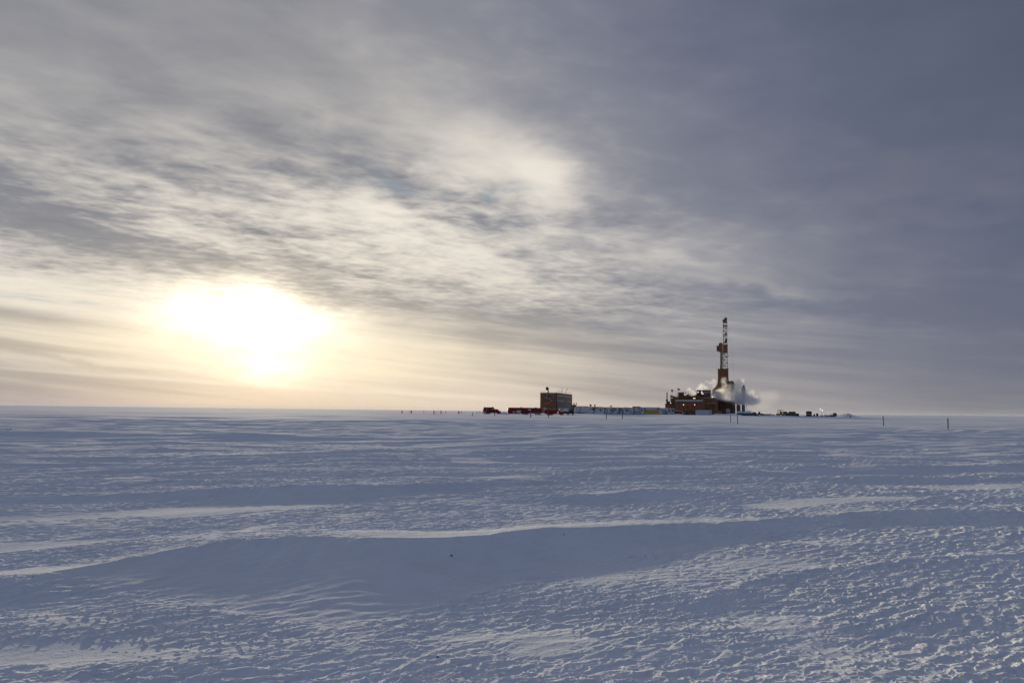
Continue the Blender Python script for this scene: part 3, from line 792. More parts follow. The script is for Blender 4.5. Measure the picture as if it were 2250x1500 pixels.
MB(MA).tube((-9, 44, zt + 5.0), (-1, 44, zt + 5.3), .05, 4).tube((-5, 44, zt + .2), (-5, 44, zt + 5.2), .06, 4).build('wire_aerial', K['lgrey'], t)
dk = W(1203.2, 855, Dc + 4)
t2 = thing('dish_antenna', (dk.x, dk.y, zt + .28), 'dark dish antenna on a pale pedestal, on the roof of the orange camp block', 'antenna')
MB().lathe([(0, .55), (1.3, .5), (1.5, .35), (2.6, .3)], (dk.x + .5, dk.y, zt + .28), (0, 0, 1), 10).build('pedestal', K['lgrey'], t2)
MB().lathe([(0, 1.35), (.12, 1.38), (.35, 1.0), (.6, .35), (.65, .1)], (dk.x - .3, dk.y - .4, zt + 3.3), Vector((.55, .8, .15)), 18).build('dish', K['black'], t2, True)
MB().tube((dk.x - .3, dk.y - .4, zt + 3.3), (dk.x - .9, dk.y - 1.2, zt + 3.4), .07, 5).build('feed_horn', K['dark'], t2)

# low tan annex right of the block and the dark red strip roof behind the modules
b = at(1261, 598); t = thing('camp_annex', b, 'low tan annex with roof lamps at the right end of the camp block', 'building')
pbox(MB(), 1257.5, 889.3, 1266.3, 906, 598, 9, .6).build('wall', K['tan'], t)
r_ = pbox(MB(), 1257.0, 888.8, 1266.8, 889.6, 597.5, 10).build('roof', K['dark'], t)
for px, py, k in ((1261.3, 886.6, .55), (1266.8, 886.2, .4)):
    c = W(px, py, 599); MB().tube((c.x, c.y, c.z), (c.x, c.y, c.z - 1.3), .13, 5).box(c.x - k, c.x + k, c.y - .4, c.y + .4, c.z - .35, c.z + .4).build('roof_lamp', K['dark'], r_)
b = at(1279, 590); t = thing('storage_shed', b, 'long low dark red roofed shed behind the snow-plastered tent', 'shed')
pbox(MB(), 1267, 893.2, 1292, 906, 590, 8, .6).build('wall', K['brown'], t); pbox(MB(), 1266.5, 892.0, 1292.3, 893.4, 589.5, 9).build('roof', K['dred'], t)

# ------------------------------------------------------------------ snow-plastered tent and modules in a row
Dm = 560
b = at(1293, Dm); t = thing('tent_shelter', b, 'long grey tent shelter plastered with driven snow, left of the windowed modules', 'tent')
x0, x1 = rng(1264, 1327.5, Dm); zt_ = zz(1296, 893.8, Dm)
MB().prism([(x0, .5), (x1, .5), (x1, zt_ - .25), (x1 - .6, zt_), (x0 + 1.2, zt_ + .15), (x0 - .0, zt_ - .9)], Dm, Dm + 11).build('shell', K['snowy'], t)
MB().prism([(x0 + .4, zt_ + .02), (x1 - .3, zt_ - .05), (x1 - .6, zt_ + .22), (x0 + 1.2, zt_ + .36)], Dm + .1, Dm + 11).build('roof_snow', SNOWM, t)
for k in range(1, 9): MB().tube((x0 + k * (x1 - x0) / 9, Dm - .04, .5), (x0 + k * (x1 - x0) / 9, Dm - .04, zt_ - .1), .06, 4).build('rib', K['snowy'], t)
for px, w_ in ((1297.8, 2.0), (1307.3, 1.3)):
    c = W(px, 891, Dm + 3); k = w_ * Dm / FPX
    t2 = thing('roof_fan', (c.x, c.y, zt_ + .2), 'square dark exhaust cowl, %s of the two on the tent roof' % ('wider' if w_ > 1.5 else 'narrower'), 'vent', 'exhaust cowls on the tent roof')
    MB().box(c.x - k * .6, c.x + k * .6, c.y, c.y + 1, zt_, c.z).build('duct', K['grey'], t2)
    MB().prism([(c.x - k, c.z), (c.x + k, c.z), (c.x + k, c.z + .7), (c.x + k * .6, c.z + .95), (c.x - k * .6, c.z + .95), (c.x - k, c.z + .7)], c.y - .3, c.y + 1.3).build('cowl', K['dark'], t2)
mods = [(1327.5, 1335, 0), (1335, 1350.5, 1), (1350.5, 1368, 1), (1368, 1384.7, 1), (1384.7, 1401, 1), (1401, 1419, 1), (1419, 1452, 0), (1452, 1470, 1), (1470, 1482, 1)]
mlab = ['narrow snowy entry module with a door between the tent and the windowed modules',
        'module wall with a dark window in almost unbroken snow, first of the windowed ones',
        'module wall half bare of snow with a smudged window, second windowed one from the tent',
        'snowy camp module with a dark window and patches of bare wall, third windowed one',
        'camp module with a white-framed window in a dark bare patch, fourth windowed one',
        'camp module with a white-framed window, directly left of the yellow plywood module',
        'double camp module with the big yellow plywood panel',
        'speckled camp module with a round dark window patch, right of the plywood panel',
        'short dark end module at the right end of the camp row, against the rig']
for k, ((a, b_, wn_), lab) in enumerate(zip(mods, mlab)):
    b = at((a + b_) / 2, Dm); t = thing('camp_module', b, lab, 'module', 'camp modules in a row')
    dz = [0, .05, -.05, 0, .08, 0, -.04, 0, -.35][k]
    x0, x1 = rng(a, b_, Dm); zt_ = zz((a + b_) / 2, 895.2 + (a - 1327) * .012, Dm) + dz
    wl = MB().box(x0 + .06, x1 - .06, Dm, Dm + 14, 1.35, zt_).build('wall', K['snowy2' if k not in (1, 6) else 'snowy'], t)
    MB().prism([(x0 + .02, zt_), (x1 - .02, zt_), (x1 - .25, zt_ + .35), (x0 + .3, zt_ + .3)], Dm - .12, Dm + 14).build('roof_snow', SNOWM, t)
    MB().box(x0 + .1, x1 - .1, Dm + .25, Dm + 13.5, .6, 1.35).build('skid', K['dark'], t)
    MB().box(x0 - .06, x0 + .06, Dm - .06, Dm + .2, 1.3, zt_).build('corner_post', K['dark'], t)
    if wn_:
        xc = (x0 + x1) / 2 + [0, -.1, .3, .0, .1, 0, 0, .1, .4][k]; zc = 3.75
        if k in (4, 5, 7): MB().box(xc - .75, xc + .75, Dm - .1, Dm, zc - .85, zc + .85).build('window_trim', K['white'], wl)
        f_ = MB().box(xc - .5, xc + .5, Dm - .18, Dm - .1 if k in (4, 5, 7) else Dm, zc - .62, zc + .62).build('window', K['grey'], wl)
        MB().box(xc - .4, xc + .4, Dm - .2, Dm - .18, zc - .52, zc + .52).build('pane', K['glass'], f_)
    if k == 0:
        f_ = MB().box(x0 + .5, x0 + 1.5, Dm - .12, Dm, 1.4, 3.7).build('door', K['lgrey'], wl); MB().box(x0 + 1.25, x0 + 1.35, Dm - .2, Dm - .12, 2.4, 2.6).build('handle', K['dark'], f_)
        f_ = MB().box(x0 + .6, x0 + 1.4, Dm - .4, Dm - .2, 4.3, 4.6).build('wall_lamp', K['dark'], wl)
    if k == 6:
        px0_, px1_ = rng(1419.3, 1447.8, Dm); MB().box(px0_, px1_, Dm - .14, Dm - .02, 1.1, 4.3).build('plywood_panel', K['ply'], wl)
        for q in range(1, 6): MB().box(px0_ + q * (px1_ - px0_) / 6 - .04, px0_ + q * (px1_ - px0_) / 6 + .04, Dm - .17, Dm - .14, 1.1, 4.3).build('batten', K['ply'], wl)
    if k in (1, 2, 3, 4):
        c = W((a + b_) / 2 - 2, 892.5, Dm + 5); MB().tube((c.x, c.y, zt_), (c.x, c.y, zt_ + 1.2), .09, 5).ball((c.x, c.y, zt_ + 1.2), .14, 6, 4).build('vent_pipe', K['dark'], t)
c = W(1342.8, 892, Dm + 3); k = 1.4 * Dm / FPX
t2 = thing('roof_fan', (c.x, c.y, zt_ + .3), 'dark mushroom cowl standing alone on the first windowed module roof', 'vent')
MB().tube((c.x, c.y, c.z - 1), (c.x, c.y, c.z), .3, 8).build('duct', K['grey'], t2)
MB().lathe([(0, .5), (.1, .6), (.45, .55), (.6, .2)], (c.x, c.y, c.z), (0, 0, 1), 10).build('cowl', K['dark'], t2)
for (a, b_, y0_, y1_, lab) in ((1389.5, 1407.5, 892.6, 896, 'dark red flat-roofed shed showing above the windowed modules'), (1408.5, 1451.5, 894.4, 897, 'very low long brown roof behind the plywood module')):
    b = at((a + b_) / 2, 585); t = thing('storage_shed', b, lab, 'shed')
    pbox(MB(), a + .5, y0_ + 1, b_ - .5, 906, 585, 8, .6).build('wall', K['brown'], t); pbox(MB(), a, y0_, b_, y0_ + 1.2, 584.5, 9).build('roof', K['dred' if a < 1400 else 'brown'], t)

RIG_START = set(o.name for o in C.objects)
# ------------------------------------------------------------------ drilling rig modules
def mod(name, px, D, lab, cat='building', group=None): return thing(name, at(px, D), lab, cat, group)
Z0 = .5
# front module with the long pale roof
t = mod('service_module', 1515, 583, 'big rust-brown module with a long pale sloping roof and two floodlights on its front')
x0, x1 = rng(1482.5, 1549.5, 583); zf = zz(1515, 881.2, 583); zr = zz(1515, 877.2, 583)
MB().box(x0, x1, 583, 603, Z0, zf).build('wall', K['rust'], t)
rf = MB().add([(x0 - .2, 582.7, zf), (x1 + .2, 582.7, zf), (x1 - .6, 586, zr), (x0 + .9, 586, zr), (x0 - .2, 603, zf), (x1 + .2, 603, zf), (x1 - .6, 600, zr), (x0 + .9, 600, zr)],
         [(0, 1, 2, 3), (3, 2, 6, 7), (5, 4, 7, 6), (0, 3, 7, 4), (1, 5, 6, 2), (0, 4, 5, 1)]).build('roof', K['lgrey'], t)
MB().lathe([(0, 1.2), (.3, 1.3), (16, 1.3)], (x1 - .6, 583.4, zf + .1), (0, 1, 0), 14).build('duct', K['brown'], t)
flood(t, 1502.1, 888.5, 582.6); flood(t, 1527, 888.8, 582.6)
for k in range(1, 7): MB().box(x0 + k * (x1 - x0) / 7 - .07, x0 + k * (x1 - x0) / 7 + .07, 582.85, 583, Z0, zf).build('wall_rib', K['brown'], t)
pbox(MB(), 1495, 903, 1545, 911.5, 582.8, .2).build('skirt', K['brown'], t)
# raised module behind, with the clutter on top
t = mod('pump_module', 1510, 606, 'rust-brown module behind, crowded with rails, stacks and yellow pipework on its roof')
x0, x1 = rng(1472.5, 1545, 606); zt_ = zz(1508, 871.3, 606)
wl = MB().box(x0, x1, 606, 622, Z0, zt_).build('wall', K['rust'], t)
xs0 = W(1472, 868, 606).x
MB().prism([(xs0, zt_), (xs0 + 4.2, zt_), (xs0 + .5, zt_ + 1.4), (xs0, zt_ + 1.2)], 606, 610).build('parapet', K['rust2'], t)
pbox(MB(), 1489.2, 861.5, 1499.6, 871.5, 607, 6).build('penthouse', K['brown'], t)
pbox(MB(), 1488.9, 861.0, 1499.9, 861.8, 606.8, 6.4).build('penthouse_roof', K['dark'], t)
for (px, pw, pt) in ((1487, 1.5, 863), (1500.3, 1.6, 859.5), (1510.8, 1.5, 856.5), (1506.5, .7, 866), (1482.5, .6, 864.5), (1484.8, .5, 866), (1520, .7, 865), (1528, .8, 866)):
    c = W(px, pt, 608); r_ = pw * .5 * .345
    MB().tube((c.x, 608, zt_ - .1), (c.x, 608, c.z), r_, 8).build('stack', K['dark' if pw > 1.2 else 'grey'], t)
for (px, py) in ((1504, 862.2), (1516.2, 862.8)):
    c = W(px, py, 608); MB().tube((c.x, 608, zt_ - .1), (c.x, 608, c.z), .08, 5).box(c.x - .35, c.x + .35, 607.6, 608.2, c.z - .4, c.z + .4).build('lamp_post', K['black'], t)
random.seed(5)
pp = MB()
for k in range(26):
    px = 1496 + k * 1.4; h = random.uniform(.5, 2.0); c = W(px, 870, 607.5)
    pp.box(c.x - .3, c.x + random.uniform(.1, .5), 606.5 + random.random() * 2, 609, zt_ - .05, zt_ + h)
for k in range(3): c0, c1_ = W(1498, 870 + k * 2.5, 605.6), W(1541, 870 + k * 2.5, 605.6); pp.tube(c0, c1_, .12, 6)
pp.build('pipework', K['olive'], t)
pbox(MB(), 1490, 871.6, 1513, 875.5, 605.4, .5).build('walkway', K['olive'], t)
railing(1478, 1541, 871, 605.8).build('railing', K['olive'], t)
pbox(MB(), 1513, 875.5, 1541, 878, 605, .9).build('catwalk', K['brown'], t)
flood(t, 1476.6, 873.2, 605.5, .26); flood(t, 1526.5, 874.4, 604.8, .45, 2.0)
# left end module with the exhaust
t = mod('boiler_module', 1472, 590, 'low rust-brown block with a yellow step, at the left end of the rig')
pbox(MB(), 1461.3, 886.3, 1482.3, 912, 590, 14, Z0).build('wall', K['rust'], t)
pbox(MB(), 1461, 885.8, 1482.4, 886.5, 589.8, 14.4).build('roof', K['brown'], t)
pbox(MB(), 1465.5, 881, 1483.5, 886, 592, 8).build('upper_housing', K['olive'], t)
pbox(MB(), 1470, 873.5, 1483, 881.2, 594, 8).build('rear_housing', K['rust2'], t)
pbox(MB(), 1475.5, 886.3, 1480, 887.2, 589.4, .5).build('shelf', K['olive'], t)
pbox(MB(), 1470.5, 873, 1472.2, 882, 593, 1.2).build('white_pipe', K['lgrey'], t)
flood(t, 1473.8, 884.1, 589.6)
t = mod('exhaust_stack', 1465.3, 593, 'tall black exhaust stack at the left end of the rig', 'chimney')
c = W(1465.4, 862, 593)
MB().tube((c.x, 593, Z0 + 5), (c.x, 593, c.z), .50, 12).tube((c.x, 593, Z0 + 5), (c.x, 593, zz(1465, 880, 593)), .75, 12).build('flue', K['black'], t, True)
pbox(MB(), 1463.2, 876.5, 1468, 880, 592.5, 1.0).build('clamp', K['dark'], t)
for dz in (3, 6): MB().lathe([(0, .58), (.25, .58)], (c.x, 593, c.z - dz), (0, 0, 1), 12).build('collar', K['dark'], t)
MB().lathe([(0, .56), (.3, .6), (.35, .45)], (c.x, 593, c.z - .1), (0, 0, 1), 12).build('rim', K['dark'], t)
# ball on a mast, flag
c = W(1476.7, 856.8, 600)
t = thing('radome_mast', (c.x, 600, zt_), 'grey ball antenna on a thin lattice mast near the left end of the rig', 'antenna')
MB().ball(c, .88, 16, 10).build('radome', K['grey'], t, True)
mm = MB(); zb_ = zz(1477, 871, 600)
for dx in (-.28, .28): mm.tube((c.x + dx, 600, zb_ - 1), (c.x + dx * .4, 600, c.z - .7), .06, 4)
for k in range(6): mm.tube((c.x - .28 * (1 - k / 9), 600, zb_ + k * .75 - .3), (c.x + .28 * (1 - k / 9), 600, zb_ + k * .75 + .3), .04, 4)
mm.build('mast', K['lgrey'], t)
c = W(1488.7, 851.2, 607)
t = thing('flag', (c.x, 607, zz(1489, 861, 607)), 'striped flag flying to the right on a thin pole above the roof box', 'flag')
MB().tube((c.x, 607, zz(1489, 870, 607)), (c.x, 607, c.z), .06, 5).build('pole', K['lgrey'], t)
wv = []
for i in range(7): wv.append((i / 6, .16 * math.sin(i * 1.1)))
def cloth(u0, u1, v0, v1, off=0.0):
    m_ = MB(); L_, H_ = 2.0, 1.45
    for i in range(6):
        a0, a1 = i / 6, (i + 1) / 6
        if a1 <= u0 + 1e-6 or a0 >= u1 - 1e-6: continue
        pts = []
        for (u_, k_) in ((a0, i), (a1, i + 1)):
            y = 607 + wv[k_][1]; dr = u_ * .75
            zt2 = c.z - .1 - dr - (v0) * H_ * (1 - .25 * u_); zb2 = c.z - .1 - dr - v1 * H_ * (1 - .25 * u_)
            pts.append([(c.x + .06 + u_ * L_, y + s_ * (.02 + off), z_) for s_ in (-1, 1) for z_ in (zt2, zb2)])
        p, q = pts
        m_.add(p + q, [(0, 1, 5, 4), (2, 6, 7, 3), (0, 4, 6, 2), (1, 3, 7, 5), (0, 2, 3, 1), (4, 5, 7, 6)])
    return m_
fl = cloth(0, 1, 0, 1).build('banner', K['fr'], t)
for k in (1, 3, 5): cloth(0, 1, k / 7, (k + 1) / 7, .01).build('stripe', K['fw'], fl)
cloth(0, .45, 0, .55, .02).build('canton', K['fb'], fl)
# cabin on the deck
t = mod('doghouse', 1546, 592, 'dark brown cabin with frost on its roof edge and lit lamps, on the upper deck')
zb_ = zz(1546, 874, 592)
wl = pbox(MB(), 1531, 857, 1561.5, 874, 592, 9).build('wall', K['rust2'], t)
pbox(MB(), 1530.6, 856.2, 1562, 857.2, 591.6, 9.6).build('roof', K['brown'], t)
for (a, b_, y0_, y1_, m) in ((1532, 1540, 863, 868.5, 'dark'), (1541.5, 1547, 866, 872, 'black'), (1549.5, 1554.5, 861.8, 868.5, 'grey'), (1555.5, 1560, 862.5, 868.5, 'dark'), (1541, 1545.5, 858.3, 862, 'black')):
    f_ = pbox(MB(), a, y0_, b_, y1_, 591.75, .25).build('panel', K[m], wl)
pbox(MB(), 1530.8, 868.5, 1562.5, 869.5, 591.2, .8).build('walkway', K['olive'], t)
pbox(MB(), 1548, 861, 1560.5, 861.9, 591.0, 1).build('snow_ledge', SNOWM, t)
railing(1531, 1565, 873, 591).build('railing', K['olive'], t)
flood(t, 1534.4, 861, 591.2, .4); flood(t, 1542.6, 860.6, 591.2, .45); flood(t, 1544.4, 864.2, 591, .45, 2.0); flood(t, 1566.8, 871.7, 590.5, .5)
for k in range(6):
    c_ = W(1526 + k * 1.1, 866, 594); MB().tube((c_.x, 594, c_.z - 2.5), (c_.x, 594, c_.z + random.uniform(-.5, .8)), .13, 5).build('pipe', K['dark'], t)
# right block
t = mod('mud_module', 1558, 588, 'rust-brown block with a frosted ledge, right of the pale roof')
wl = pbox(MB(), 1542, 874, 1577, 906, 588.2, 16, Z0).build('wall', K['rust'], t)
pbox(MB(), 1541.6, 873.2, 1575.4, 874.2, 587.9, 16.6).build('roof', K['lgrey'], t)
pbox(MB(), 1550.5, 884.9, 1573.5, 886, 587.2, 1.0).build('ledge', K['lgrey'], t)
for (a, b_, y0_, y1_, m) in ((1564.3, 1571, 888.5, 900, 'brown'), (1552, 1562, 896, 905, 'brown')):
    f_ = pbox(MB(), a, y0_, b_, y1_, 588.0, .2).build('door', K[m], wl); pbox(MB(), b_ - 1, (y0_ + y1_) / 2 - .5, b_ - .5, (y0_ + y1_) / 2 + .5, 587.9, .1).build('handle', K['grey'], f_)
# substructure in the dark
t = mod('substructure', 1590, 596, 'dark open steel substructure carrying the derrick, behind the steam', 'substructure')
pbox(MB(), 1568, 880, 1606, 908, 600, 14, Z0).build('rear_wall', K['brown'], t)
m_ = MB()
for px in (1576, 1581, 1586, 1591, 1596, 1601, 1605): pbox(m_, px - .4, 880, px + .4, 910, 596, .8, Z0)
m_.build('columns', K['brown'], t)
pbox(MB(), 1574.8, 878.5, 1606.3, 881.5, 595.5, 18).build('deck_beam', K['brown'], t)
pbox(MB(), 1575.5, 890, 1606, 891.2, 595.4, 1).build('lower_beam', K['dark'], t)
m_ = MB()
for a, b_ in ((1576, 1591), (1591, 1576), (1591, 1605), (1605, 1591)):
    m_.tube(W(a, 891, 597), W(b_, 906, 597), .2, 5)
m_.build('brace', K['dark'], t)
pbox(MB(), 1567, 862, 1606, 880, 603, 12).build('rig_floor', K['rust2'], t)
# ------------------------------------------------------------------ derrick
DD = 605
def P(px, py, dy=0): return W(px, py, DD + dy)
t = thing('drilling_derrick', at(1589, DD), 'tall drilling derrick with clad brown base and open lattice mast', 'derrick')
pts = [(1565.5, 857), (1571.5, 849), (1576.6, 841.5), (1577.6, 830), (1577.2, 809.8), (1600.2, 809.8), (1600.6, 830), (1602, 846), (1605.5, 866), (1565.5, 866)]
pr = [(P(a, b_).x, P(a, b_).z) for a, b_ in pts]
base = MB().prism(pr, DD, DD + 8.5).build('wind_wall', K['rust2'], t)
for px in (1583, 1589, 1595): MB().box(P(px, 830).x - .06, P(px, 830).x + .06, DD - .12, DD, P(px, 862).z, P(px, 810.5).z).build('seam', K['brown'], base)
MB().box(pr[4][0] - .15, pr[5][0] + .15, DD - .15, DD + 8.6, pr[4][1] - .35, pr[4][1] + .0).build('coping', K['brown'], base)
# mast lattice: four legs, narrow
zs = [P(1594, py).z for py in (809.5, 797, 786, 775.5)] ; zs2 = [P(1593, py).z for py in (775, 757, 746, 735.5, 727, 716, 707)]
xl0, xr0 = P(1589.8, 809).x, P(1598.4, 809).x; xl1, xr1 = P(1588.6, 706).x, P(1596.8, 706).x
def xm(z):
    f = (z - P(1594, 809).z) / (P(1593, 706).z - P(1594, 809).z); return xl0 + (xl1 - xl0) * f, xr0 + (xr1 - xr0) * f
allz = zs + zs2
for yy in (DD + 2.0, DD + 5.2):
    for s_ in (0, 1):
        a = Vector((xm(allz[0])[s_], yy, allz[0] - 1)); b_ = Vector((xm(allz[-1])[s_], yy, allz[-1]))
        MB().tube(a, b_, .24 if s_ == 0 else .20, 6).build('mast_leg', K['dark'], t)
br = MB()
zlist = np.linspace(allz[0], allz[-1], 17)
for k in range(16):
    za, zb2 = zlist[k], zlist[k + 1]; (l0, r0), (l1, r1) = xm(za), xm(zb2)
    for yy in (DD + 2.0, DD + 5.2):
        br.tube((l0, yy, za), (r0, yy, za), .10, 4)
        if k % 2: br.tube((l0, yy, za), (r1, yy, zb2), .11, 4)
        else: br.tube((r0, yy, za), (l1, yy, zb2), .11, 4)
        if k > 12: br.tube((l0, yy, za), (r1, yy, zb2), .09, 4)
    for xx0, xx1 in ((l0, l1), (r0, r1)):
        a, b_ = (DD + 2.0, DD + 5.2) if k % 2 else (DD + 5.2, DD + 2.0); br.tube((xx0, a, za), (xx1, b_, zb2), .09, 4)
br.build('lattice', K['dark'], t)
# crown
c = P(1592, 700)
cr = MB().prism([(P(1587.4, 706).x, P(1587, 706.2).z), (P(1587.2, 703).x, P(1587, 702.6).z), (P(1590, 700.5).x, P(1590, 700.8).z), (P(1593.5, 697.6).x, P(1593, 697.6).z),
                 (P(1596, 697).x, P(1596, 697.2).z), (P(1597.6, 699).x, P(1597, 699).z), (P(1597.4, 701.5).x, P(1597, 702).z), (P(1596.2, 706).x, P(1596, 706.2).z)], DD + 1.5, DD + 5.6).build('crown_block', K['rust2'], t)
MB().lathe([(0, .8), (.35, .85), (.4, .5)], (P(1595, 699.6).x, DD + 1.5, P(1595, 699.6).z), (0, -1, 0), 14).build('sheave', K['brown'], cr)
MB().tube(P(1591.6, 700, 3), P(1591.6, 694.6, 3), .09, 5).ball(P(1591.6, 695.2, 3), .28, 8, 6).build('beacon', K['dark'], cr)
MB().tube(P(1588.4, 703, 3), P(1588.4, 697.2, 3), .05, 4).build('aerial', K['grey'], cr)
for (py, a, b_, m) in ((707.3, 1587.8, 1598.2, 'brown'), (715.3, 1588, 1598.6, 'rust2'), (735.3, 1588.3, 1598.0, 'rust2')):
    x0, x1 = P(a, py).x, P(b_, py).x; z = P(1593, py).z
    MB().box(x0, x1, DD + 1.3, DD + 6, z - .18, z + .12).box(x1 - .1, x1, DD + 1.3, DD + 6, z, z + .9).build('platform', K[m], t)
pbox(MB(), 1590.6, 729.5, 1593.0, 735, DD + 2.6, 1.6).build('hook_block', K['rust2'], t)
pbox(MB(), 1590.2, 748.5, 1594.6, 753.5, DD + 2.4, 2.0).build('travelling_block', K['black'], t)
pbox(MB(), 1591.5, 744, 1595.8, 748.8, DD + 2.4, 1.8).build('top_drive', K['dark'], t)
MB().tube(P(1592, 706, 3), P(1592, 745, 3), .09, 5).tube(P(1594, 706, 3.4), P(1594, 745, 3.4), .09, 5).build('drill_line', K['dark'], t)
b1 = pbox(MB(), 1589.2, 757, 1598.4, 774.6, DD + .6, 5.4).build('racking_board_housing', K['rust2'], t)
pbox(MB(), 1588.9, 756.6, 1598.7, 757.6, DD + .4, 5.8).build('coping', K['brown'], b1)
x0, x1 = P(1579.3, 762).x, P(1588.0, 762).x; zt2, zb2 = P(1584, 752.6).z, P(1584, 772.6).z
MB().prism([(x0 + .3, zb2), (x1, zb2 - .1), (x1, zt2 - .8), (x1 - .7, zt2), (x0 + .8, zt2), (x0, zt2 - .9), (x0, zb2 + .8)], DD - .4, DD + 4.6).build('pipe_housing', K['rust2'], t)
x0 = P(1574.6, 765).x; zt2, zb2 = P(1577, 759).z, P(1577, 771).z
MB().prism([(x0 + .4, zb2), (P(1579.3, 765).x, zb2 - .2), (P(1579.3, 765).x, zt2), (x0, zt2), (x0, zb2 + .5)], DD + .2, DD + 3.6).build('side_housing', K['rust2'], t)
for px, r_, m in ((1581.6, .35, 'dark'), (1583.6, .28, 'grey'), (1585.6, .36, 'dark')):
    MB().tube(P(px, 772, 2), P(px - .3, 810.5, 2), r_, 8).build('standpipe', K[m], t, True)
MB().tube(P(1584, 794, 1.6), P(1584, 797, 1.6), .9, 6).build('clamp', K['dark'], t)
MB().tube(P(1586, 773, 2), P(1589.6, 777, 2), .15, 5).tube(P(1586.6, 788, 2), P(1589.4, 785.5, 2), .14, 5).tube(P(1598, 781.5, 2), P(1600, 783, 2), .2, 5).build('hose', K['dark'], t)
pbox(MB(), 1591.3, 781.8, 1595.4, 785, DD + 2.6, .8).build('white_panel', K['white'], t)
MB().tube(P(1589, 709, 3), P(1582.3, 752, 2), .05, 4).build('cable', K['grey'], t)
MB().tube(P(1597.5, 716, 3), P(1603.5, 790, 6), .05, 4).tube(P(1603.5, 790, 6), P(1606.6, 832, 8), .05, 4).build('cable', K['grey'], t)
# sloped housing right of the derrick
t = thing('winch_house', P(1606, 866), 'brown winch house with chamfered top, wreathed in steam right of the derrick base', 'housing')
pr = [(P(a, b_).x, P(a, b_).z) for a, b_ in ((1601.5, 838), (1611, 837.4), (1614.2, 842.5), (1613.4, 852), (1606, 864), (1606, 880), (1601.5, 880))]
MB().prism(pr, DD + 2, DD + 9).build('wall', K['rust2'], t)
MB().prism([(pr[0][0], pr[0][1]), (pr[1][0], pr[1][1]), (pr[1][0] + .1, pr[1][1] + .35), (pr[0][0], pr[0][1] + .35)], DD + 1.7, DD + 9.3).build('roof', K['grey'], t)
MB().prism([(P(1606, 845).x, P(1606, 845).z), (P(1611, 845).x, P(1611, 845).z), (P(1610, 853).x, P(1610, 853).z), (P(1606, 853).x, P(1606, 853).z)], DD + 1.8, DD + 2).build('hatch', K['brown'], t)
# hazy block at the right
t = thing('shaker_tower', at(1633, 612), 'tall dark block with a small cowl on top, right of the steam, above the silos', 'building')
pbox(MB(), 1614, 868, 1637.6, 881, 612, 10).build('deck_house', K['brown'], t)
pbox(MB(), 1629.3, 851.5, 1637.6, 869, 612, 8).build('wall', K['brown'], t)
pbox(MB(), 1631.2, 846.2, 1635.3, 851.8, 613, 3).build('cowl', K['dark'], t)
MB().tube(W(1637.3, 870, 612), W(1637.3, 838, 612), .06, 4).build('aerial', K['grey'], t)
m_ = MB()
for px in (1607, 1612, 1618, 1624, 1630, 1637): pbox(m_, px - .3, 880, px + .3, 911, 616, .6, Z0)
m_.build('legs', K['dark'], t)
flood(t, 1620.6, 851.6, 611, .3); MB().tube(W(1620.6, 852.5, 611.6), W(1620.6, 869, 611.6), .08, 5).build('lamp_mast', K['dark'], t)
# canopy and silos
t = mod('canopy', 1625, 604, 'white canopy with white columns sheltering three dark silos', 'canopy')
pbox(MB(), 1614, 880.4, 1637.3, 888.0, 604, 9).build('fascia', K['white'], t)
pbox(MB(), 1605.4, 881.2, 1614, 888.8, 604.3, 8).build('side_panel', K['lgrey'], t)
for px in (1618.3, 1629.2): pbox(MB(), px - .7, 888, px + .7, 905, 606, .5, Z0).build('column', K['white'], t)
for k, (a, b_, py, lab) in enumerate(((1608.7, 1617.4, 888, 'dark round silo left under the canopy, beside the open gap'), (1619.1, 1628.2, 888.5, 'dark round silo in the middle under the white canopy'), (1630.0, 1638.6, 888.3, 'dark round silo at the right edge of the canopy, half in steam'))):
    c = W((a + b_) / 2, py, 604); r_ = (b_ - a) / 2 * 604 / FPX
    t = thing('silo', (c.x, 604 + r_, .95), lab, 'silo', 'silos under the canopy')
    MB().lathe([(0, r_ * .97), (c.z - .95 - 1.0, r_ * .97), (c.z - .95 - .35, r_ * .8), (c.z - .95, r_ * .35), (c.z - .93, .05)], (c.x, 604 + r_ + .3, .95), (0, 0, 1), 20).build('shell', K['gbox'], t, True)
    for h in (1.6, 3.4, 5.0): MB().lathe([(0, r_), (.12, r_)], (c.x, 604 + r_ + .3, .95 + h), (0, 0, 1), 20).build('hoop', K['dark'], t)
# the rig stands square to the ice road, turned 15 degrees to the plain's axis
TH_R = rad(15.4); PV = W(1590, 900, 605); c_, s_ = math.cos(TH_R), math.sin(TH_R)
for o in [o for o in C.objects if o.parent is None and o.name not in RIG_START]:
    dx, dy = o.location.x - PV.x, o.location.y - PV.y
    u_ = o.location.x / o.location.y
    a_ = (u_ * (PV.y + c_ * dy) - PV.x - s_ * dy) / (c_ + u_ * s_)
    o.location.x = PV.x + c_ * a_ + s_ * dy; o.location.y = PV.y - s_ * a_ + c_ * dy
    o.rotation_euler.z = -TH_R; o.scale.x = .974
FRONT_START = set(o.name for o in C.objects)
